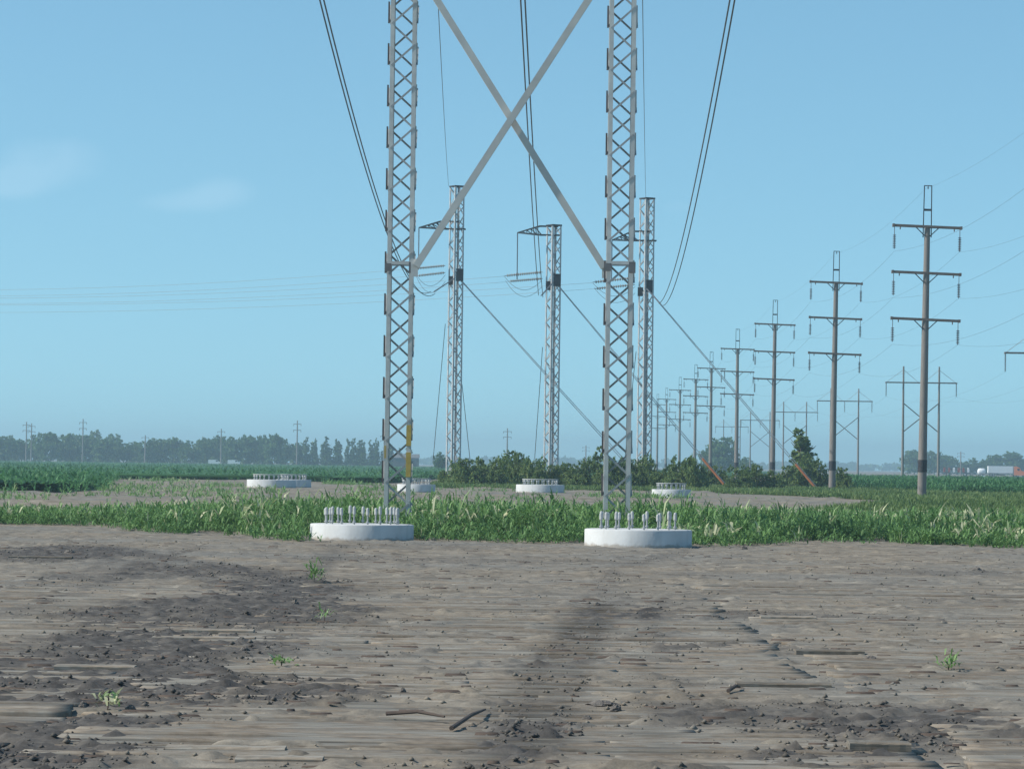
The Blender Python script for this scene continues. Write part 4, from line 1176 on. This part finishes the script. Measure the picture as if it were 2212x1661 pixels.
bprotos = [make_tree('bush', 3.4, 5, 'bush', 300 + i, 2600, .28, M['bush']) for i in range(4)] + [make_tree('bush', 4.6, 3.0, 'tall', 320 + i, 1300, .30, M['bush']) for i in range(2)]
bused = set()
bushes = [(960, 1012, 34, 0, 325), (985, 996, 44, 1, 322), (1010, 984, 60, 0, 318), (1042, 980, 60, 2, 320), (1070, 988, 50, 3, 318), (1095, 978, 50, 4, 324), (1118, 972, 44, 1, 322), (1142, 982, 50, 2, 318), (1165, 990, 44, 3, 316), (1190, 998, 44, 0, 318),
          (1216, 996, 44, 1, 320), (1240, 1004, 44, 2, 316), (1262, 990, 40, 3, 318), (1290, 972, 40, 5, 320), (1312, 980, 48, 0, 316), (1336, 984, 48, 1, 318), (1360, 990, 48, 2, 316), (1384, 986, 46, 3, 318), (1408, 992, 46, 0, 316),
          (1434, 1000, 44, 1, 314), (1458, 996, 44, 2, 312), (1482, 988, 48, 3, 312), (1506, 984, 52, 1, 310), (1530, 1000, 46, 0, 308), (1556, 1012, 46, 2, 306), (1606, 1008, 50, 3, 320), (1632, 1000, 44, 1, 322), (1668, 1010, 44, 2, 322),
          (1700, 1000, 52, 0, 318), (1728, 975, 56, 1, 316), (1756, 990, 54, 3, 314), (1820, 1004, 40, 0, 330), (1780, 1018, 34, 2, 316), (1584, 1022, 40, 2, 316)]
for i, (px, yt, w, pi, Y) in enumerate(bushes):
    if 1525 <= px <= 1560 or 1690 <= px <= 1790: Y = 354
    o = bprotos[pi] if pi not in bused else copy_tree(bprotos[pi])
    bused.add(pi)
    yh = 1003 + .0135 * (px - 1106); hgt = (CAMH + (yh - yt) * Y / F) * 1.1
    base = at(px, yh + 2.2 * F / Y, Y); o.location = (base.x, Y, 0); o.rotation_euler = (0, 0, random.uniform(0, 6.28))
    ws = w * 1.25 * Y / F
    o.scale = (ws / (5 if pi < 4 else 3), ws / (5 if pi < 4 else 3), hgt / (3.4 if pi < 4 else 4.6))
    lab = 'green bush number %s from the left in the bush row under the guyed masts' % (i + 1)
    if i < len(num): lab = '%s green bush from the left in the row under the guyed masts' % num[i]
    if px == 1820: lab = 'dark bush just right of the second wooden pole'
    if px == 1780: lab = 'low bush at the left foot of the second wooden pole'
    if px == 1584: lab = 'small low bush in front of the fourth wooden pole'
    if px == 1756: lab = 'bush behind the orange guy guard near the second wooden pole'
    o.scale = (o.scale[0] * 1.12, o.scale[1] * 1.12, o.scale[2])
    tag(o, lab, 'bush', 'bushes in the row under the guyed masts')
t = make_tree('leaning_shrub_tree', 6.1, 2.6, 'tall', 401, 2400, .30, M['bush'], lean=-.02)
b = at(1733, 1050, 356); t.location = (b.x, 356, 0)
t.scale = (1.75, 1.75, (CAMH + (1011.4 - 927) * 356 / F) / 6.1)
tag(t, 'tall narrow dark shrub tree rising above the bushes by the second wooden pole', 'tree')

# ------------------------------------------------------------------ far utility poles above the left trees
def make_far_pole():
    root = empty('transmission_pole')
    q = MB(); q.tube([(0, 0, 0), (0, 0, 18)], [.34, .20], 8); q.build('pole', M['pole_wood'], root)
    for z in (16.6, 14.2):
        q = MB(); q.bar((-1.6, 0, z), (1.6, 0, z), .2, .2); q.box((-1.5, 0, z - .4), (.16, .16, .8)); q.box((1.5, 0, z - .4), (.16, .16, .8)); q.build('crossarm', M['arm_wood'], root)
    return root
fp0 = make_far_pole()
for i, (px, yt, Y, lab) in enumerate(((56, 911, 1430, 'leftmost of the thin far poles over the left tree line'), (67, 914, 1435, 'thin far pole just right of the leftmost one over the left trees'), (178, 905, 1430, 'thin far pole over the tallest part of the left tree line'),
                                      (313, 940, 1450, 'short thin far pole between the second and fourth tree crowns left of centre'), (477, 926, 1430, 'thin far pole over the middle of the left tree line'),
                                      (641, 908, 1380, 'most visible far pole, at the right end of the broad trees'), (829, 936, 1430, 'thin far pole seen against the left lattice mast'),
                                      (1095, 925, 1300, 'thin far pole between the left and middle guyed masts'), (1265, 962, 1500, 'thin far pole right of the middle guyed mast'), (2075, 975, 1500, 'thin far pole in front of the trees at the right'))):
    o = fp0 if i == 0 else copy_tree(fp0)
    yh = 1003 + .0135 * (px - 1106); o.location = (at(px, yh + 2.2 * F / Y, Y).x, Y, 0)
    hgt = CAMH + (yh - yt) * Y / F; o.scale = (1, 1, hgt / 18)
    tag(o, lab, 'utility pole', 'thin far poles')

# ------------------------------------------------------------------ truck and machinery at the right
def wheel(root, x, y, z=.5, r=.5):
    q = MB(); q.lathe((x, y - .16, z), (x, y + .16, z), [(0, r * .85), (.12, r), (.88, r), (1, r * .85)], 14); w_ = q.build('wheel', M['tyre'], root)
    q = MB(); q.lathe((x, y - .18, z), (x, y - .15, z), [(0, r * .45), (1, r * .5)], 10); q.build('rim', M['steel_far'], w_)
YT = 1300
b = at(2188, 1030, YT)
tr = empty('semi_truck', (b.x, YT, 0), 0, 'orange semi truck pulling a white box trailer at the right edge', 'truck')
q = MB(); q.box((-4.95, 0, 2.75), (9.5, 2.5, 2.7)); q.build('trailer', M['white_paint'], tr)
q = MB(); q.box((-4.95, 0, 1.32), (9.4, 2.3, .15)); q.box((-4.9, -1.0, .8), (3.4, .05, .5)); q.build('trailer_frame', M['dark_steel'], tr)
q = MB()
prof = [(.25, .9), (.25, 3.8), (1.3, 4.0), (2.5, 3.5), (3.0, 2.4), (4.9, 2.1), (5.05, .7), (.25, .6)]
n = len(prof); q._add([(x, s * 1.2, z) for s in (-1, 1) for (x, z) in prof], [tuple(range(n))[::-1], tuple(range(n, 2 * n))] + [(i, (i + 1) % n, n + (i + 1) % n, n + i) for i in range(n)])
cab = q.build('cab', M['orange_paint'], tr)
q = MB(); q.box((1.95, -1.22, 2.85), (.9, .04, .75)); q.build('window', M['glass'], cab)
q = MB(); q.tube([(.15, -1.1, .9), (.15, -1.1, 4.2)], .09, 8); q.build('exhaust_stack', M['steel_far'], tr)
for (x, y) in ((-8.6, -1), (-7.5, -1), (.6, -1), (1.7, -1), (4.2, -1), (-8.6, 1), (-7.5, 1), (.6, 1), (1.7, 1), (4.2, 1)): wheel(tr, x, y)
b = at(877, 1003, 1380)
sh_ = empty('farm_shed', (b.x, 1380, 0), 0, 'dark hazy shed behind the crop field at the foot of the left lattice mast', 'shed')
q = MB(); q.box((0, 0, 2.2), (10.5, 6, 4.4)); q.build('wall', M['shed_wall'], sh_)
q = MB(); q._add([(x, y, z) for x in (-5.5, 5.5) for (y, z) in ((-3.3, 4.3), (0, 5.9), (3.3, 4.3))], [(0, 1, 2), (5, 4, 3), (0, 3, 4, 1), (1, 4, 5, 2), (2, 5, 3, 0)]); q.build('roof', M['dark_grey'], sh_)
q = MB(); q.box((2.4, -3.03, 1.6), (2.6, .08, 3.2)); q.build('door', M['dark_steel'], sh_)
b = at(2120, 1029, 1295)
tk = empty('white_tank_trailer', (b.x, 1295, 0), 0, 'small rounded white tank standing left of the white trailer', 'tank')
q = MB(); q.lathe((-1.6, 0, 1.9), (1.6, 0, 1.9), [(0, .3), (.08, .95), (.2, 1.25), (.8, 1.25), (.92, .95), (1, .3)], 16); q.build('tank', M['white_paint'], tk, smooth=True)
q = MB(); q.box((0, 0, .6), (3.0, 1.6, .14)); q.box((-.8, 0, .8), (.14, 1.2, .5)); q.box((.8, 0, .8), (.14, 1.2, .5)); q.build('chassis', M['dark_steel'], tk)
wheel(tk, 0, -.9)
b = at(2066, 1027, 1200)
fm = empty('farm_implement', (b.x, 1200, 0), 0, 'low row of reddish brown farm machinery with white tops behind the crop field', 'farm machine')
q = MB(); q.box((0, 0, 2.6), (9.5, .4, .25)); q.build('tool_bar', M['brown_steel'], fm)
for i in range(6):
    q = MB(); q.box((-4.3 + 1.7 * i, 0, 2.2), (.7, .8, 1.3)); q.box((-4.3 + 1.7 * i, 0, 3.0), (.5, .6, .4)); q.build('hopper', M['red_paint'] if i % 3 != 2 else M['white_paint'], fm)
for x in (-3, 3): wheel(fm, x, -.3, .8, .8)
b = at(2124, 1026, 640)
sg = empty('field_marker', (b.x, 640, 0), 0, 'small white marker standing in the crop below the truck', 'marker')
q = MB(); q.tube([(0, 0, 0), (0, 0, 1.1)], .04, 6); q.build('stake', M['steel_far'], sg)
q = MB(); q.box((-.1, 0, 1.15), (.75, .1, .28)); q.box((-.35, 0, 1.3), (.2, .1, .25)); q.box((.3, 0, 1.28), (.16, .1, .2)); q.build('board', M['white_paint'], sg)
for (px, py, c, lab) in ((463, 993, 'white_paint', 'cream far vehicle in front of the left tree line'), (505, 993, 'white_paint', 'small white far vehicle right of the cream one in front of the trees')):
    b = at(px, 1003, 1446); v_ = empty('parked_van', (b.x, 1446, 0), 0, lab, 'van')
    q = MB(); pr = [(-2.6, .5), (-2.6, 2.3), (-2.4, 2.5), (1.2, 2.5), (1.9, 1.7), (2.6, 1.5), (2.7, .5)]; n = len(pr)
    q._add([(x, s * .95, z) for s in (-1, 1) for (x, z) in pr], [tuple(range(n))[::-1], tuple(range(n, 2 * n))] + [(i, (i + 1) % n, n + (i + 1) % n, n + i) for i in range(n)])
    q.build('body', M[c], v_); q = MB(); q.box((1.1, -.96, 2.0), (.9, .03, .55)); q.build('window', M['glass'], v_)
    wheel(v_, -1.7, -.8, .4, .4); wheel(v_, 1.7, -.8, .4, .4)

# ------------------------------------------------------------------ small things on the dirt
def weed(px, py, h, n, wd, tn, label, name='dirt_weed'):
    p = gd(px, py); X = np.full(n, p.x) + RS.normal(0, .05, n); Y = np.full(n, p.y) + RS.normal(0, .08, n)
    v, f, t = blades(X - p.x, Y - p.y, np.full(n, h) * RS.uniform(.6, 1.1, n), 3, h * .6, wd, tone=np.full(n, tn), rise=(.3, 1.4), low=.2)
    root = empty(name, (p.x, p.y, 0), 0, label, 'weed', 'weeds growing on the dirt')
    np_mesh('leaves', v, f, M['weeds'], parent=root, attr={'tone': t})
    q = MB(); q.tube([(0, 0, -.02), (.01, 0, h * .5), (.02, 0, h * .85)], [.008, .006, .003], 5); q.build('stem', M['stick'], root)
weed(607, 1440, .16, 9, .05, .8, 'pale green weed with round leaves, right of the dark soil at the left')
weed(232, 1532, .22, 7, .035, .9, 'yellowish weed with a curled top in the dark soil low on the left')
weed(678, 1260, .42, 14, .03, .55, 'thin upright weed by the joint of the mats below the left pier')
weed(2048, 1448, .22, 12, .03, .7, 'wispy pale weed tuft on the dirt at the right')
weed(700, 1345, .25, 6, .02, .7, 'tiny dry yellow weed right of the joint of the mats')
weed(1605, 1172, .55, 60, .05, .4, 'dark bushy weed clump at the dirt edge right of the right pier')
weed(406, 1156, .30, 30, .04, .4, 'small round weed clump standing on the dirt left of its twin')
weed(495, 1160, .30, 30, .04, .35, 'second small weed clump on the dirt left of the left pier')
def stick(p0, p1, r, label):
    a, b_ = gd(*p0), gd(*p1); m_ = (a + b_) / 2 + Vector((.02, .05, 0)); q = MB()
    q.tube([a + Vector((0, 0, .03)), m_ + Vector((0, 0, .06)), b_ + Vector((0, 0, .035))], [r, r * .9, r * .5], 7)
    tag(q.build('stick', M['stick'], None, smooth=True), label, 'stick')
stick((975, 1580), (1048, 1540), .02, 'thin dark stick lying slantwise on the mats near the bottom centre')
stick((1573, 1498), (1598, 1491), .02, 'short reddish brown stick on the mats right of centre')
stick((835, 1548), (960, 1556), .02, 'long dark splinter lying level, left of the slanting stick')
def clod_obj(px, py, wpx, hpx, label):
    p = gd(px, py); k = p.y / F; w, h = wpx * k, hpx * k
    rg = np.random.RandomState(int(px * 7 + py)); n = 12; m_ = 7; vs_ = []
    for i in range(m_):
        th = math.pi / 2 * i / (m_ - 1)
        for j in range(n):
            a = 2 * math.pi * j / n; rr = math.cos(th) * (1 + rg.uniform(-.22, .22)); zz = math.sin(th) * (1 + rg.uniform(-.15, .15))
            vs_.append((math.cos(a) * rr * w / 2, math.sin(a) * rr * w * .4, zz * h - .01))
    fs = [(i * n + j, i * n + (j + 1) % n, (i + 1) * n + (j + 1) % n, (i + 1) * n + j) for i in range(m_ - 1) for j in range(n)]
    q = MB(); q._add(vs_, fs); o = q.build('dirt_clod', M['clod']); o.location = (p.x, p.y, 0)
    tag(o, label, 'clod', 'clods of dirt')
for a in ((1300, 1522, 70, 12, 'long dark clod of dirt in the wheel track area near the bottom, right of centre'), (1330, 1532, 26, 14, 'round grey clod just in front of the long dark clod'),
          (178, 1528, 16, 16, 'black lump of dirt near the yellowish weed at the lower left'), (282, 1532, 24, 12, 'black lump right of the yellowish weed at the lower left'), (155, 1566, 28, 12, 'dark lump on the crack at the lower left'),
          (485, 1420, 16, 14, 'black lump in the joint of the mats, nearer of two'), (528, 1404, 22, 9, 'black lump in the joint of the mats, farther of two'), (637, 1308, 18, 16, 'dark upright clod where the joint of the mats fades into dirt'),
          (150, 1196, 26, 10, 'dark clod far off at the left on the grey soil'), (2110, 1233, 24, 9, 'dark mound of dirt far off at the right'), (1290, 1307, 16, 8, 'small dark clod at the far end of the wheel tracks'),
          (1880, 1424, 34, 10, 'split wedge of dark dirt at the end of the long plank on the right'), (1555, 1255, 10, 8, 'tiny dark clod below the right pier'), (870, 1494, 16, 12, 'grey lump on the mats left of the wheel tracks'),
          (932, 1168, 22, 8, 'black lump at the weed edge right of the left pier'), (1268, 1550, 22, 8, 'small brown clod left of the long dark clod'), (1607, 1186, 16, 8, 'dark clod at the dirt edge right of the right pier')):
    clod_obj(*a)

# ------------------------------------------------------------------ haze
m = bpy.data.materials.new('air'); m.use_nodes = True; nt = m.node_tree; nt.nodes.clear()
oo = nt.nodes.new('ShaderNodeOutputMaterial'); pv = nt.nodes.new('ShaderNodeVolumePrincipled')
pv.inputs['Color'].default_value = (.61, .87, 1.0, 1); pv.inputs['Density'].default_value = .00030
pv.inputs['Anisotropy'].default_value = .2
nt.links.new(pv.outputs[0], oo.inputs['Volume'])
q = MB(); q.box((0, 2900, 22), (14000, 6200, 46)); hz = q.build('haze', m)
tag(hz, kind='stuff')
hz['label'] = 'thin pale blue haze hanging over the fields'
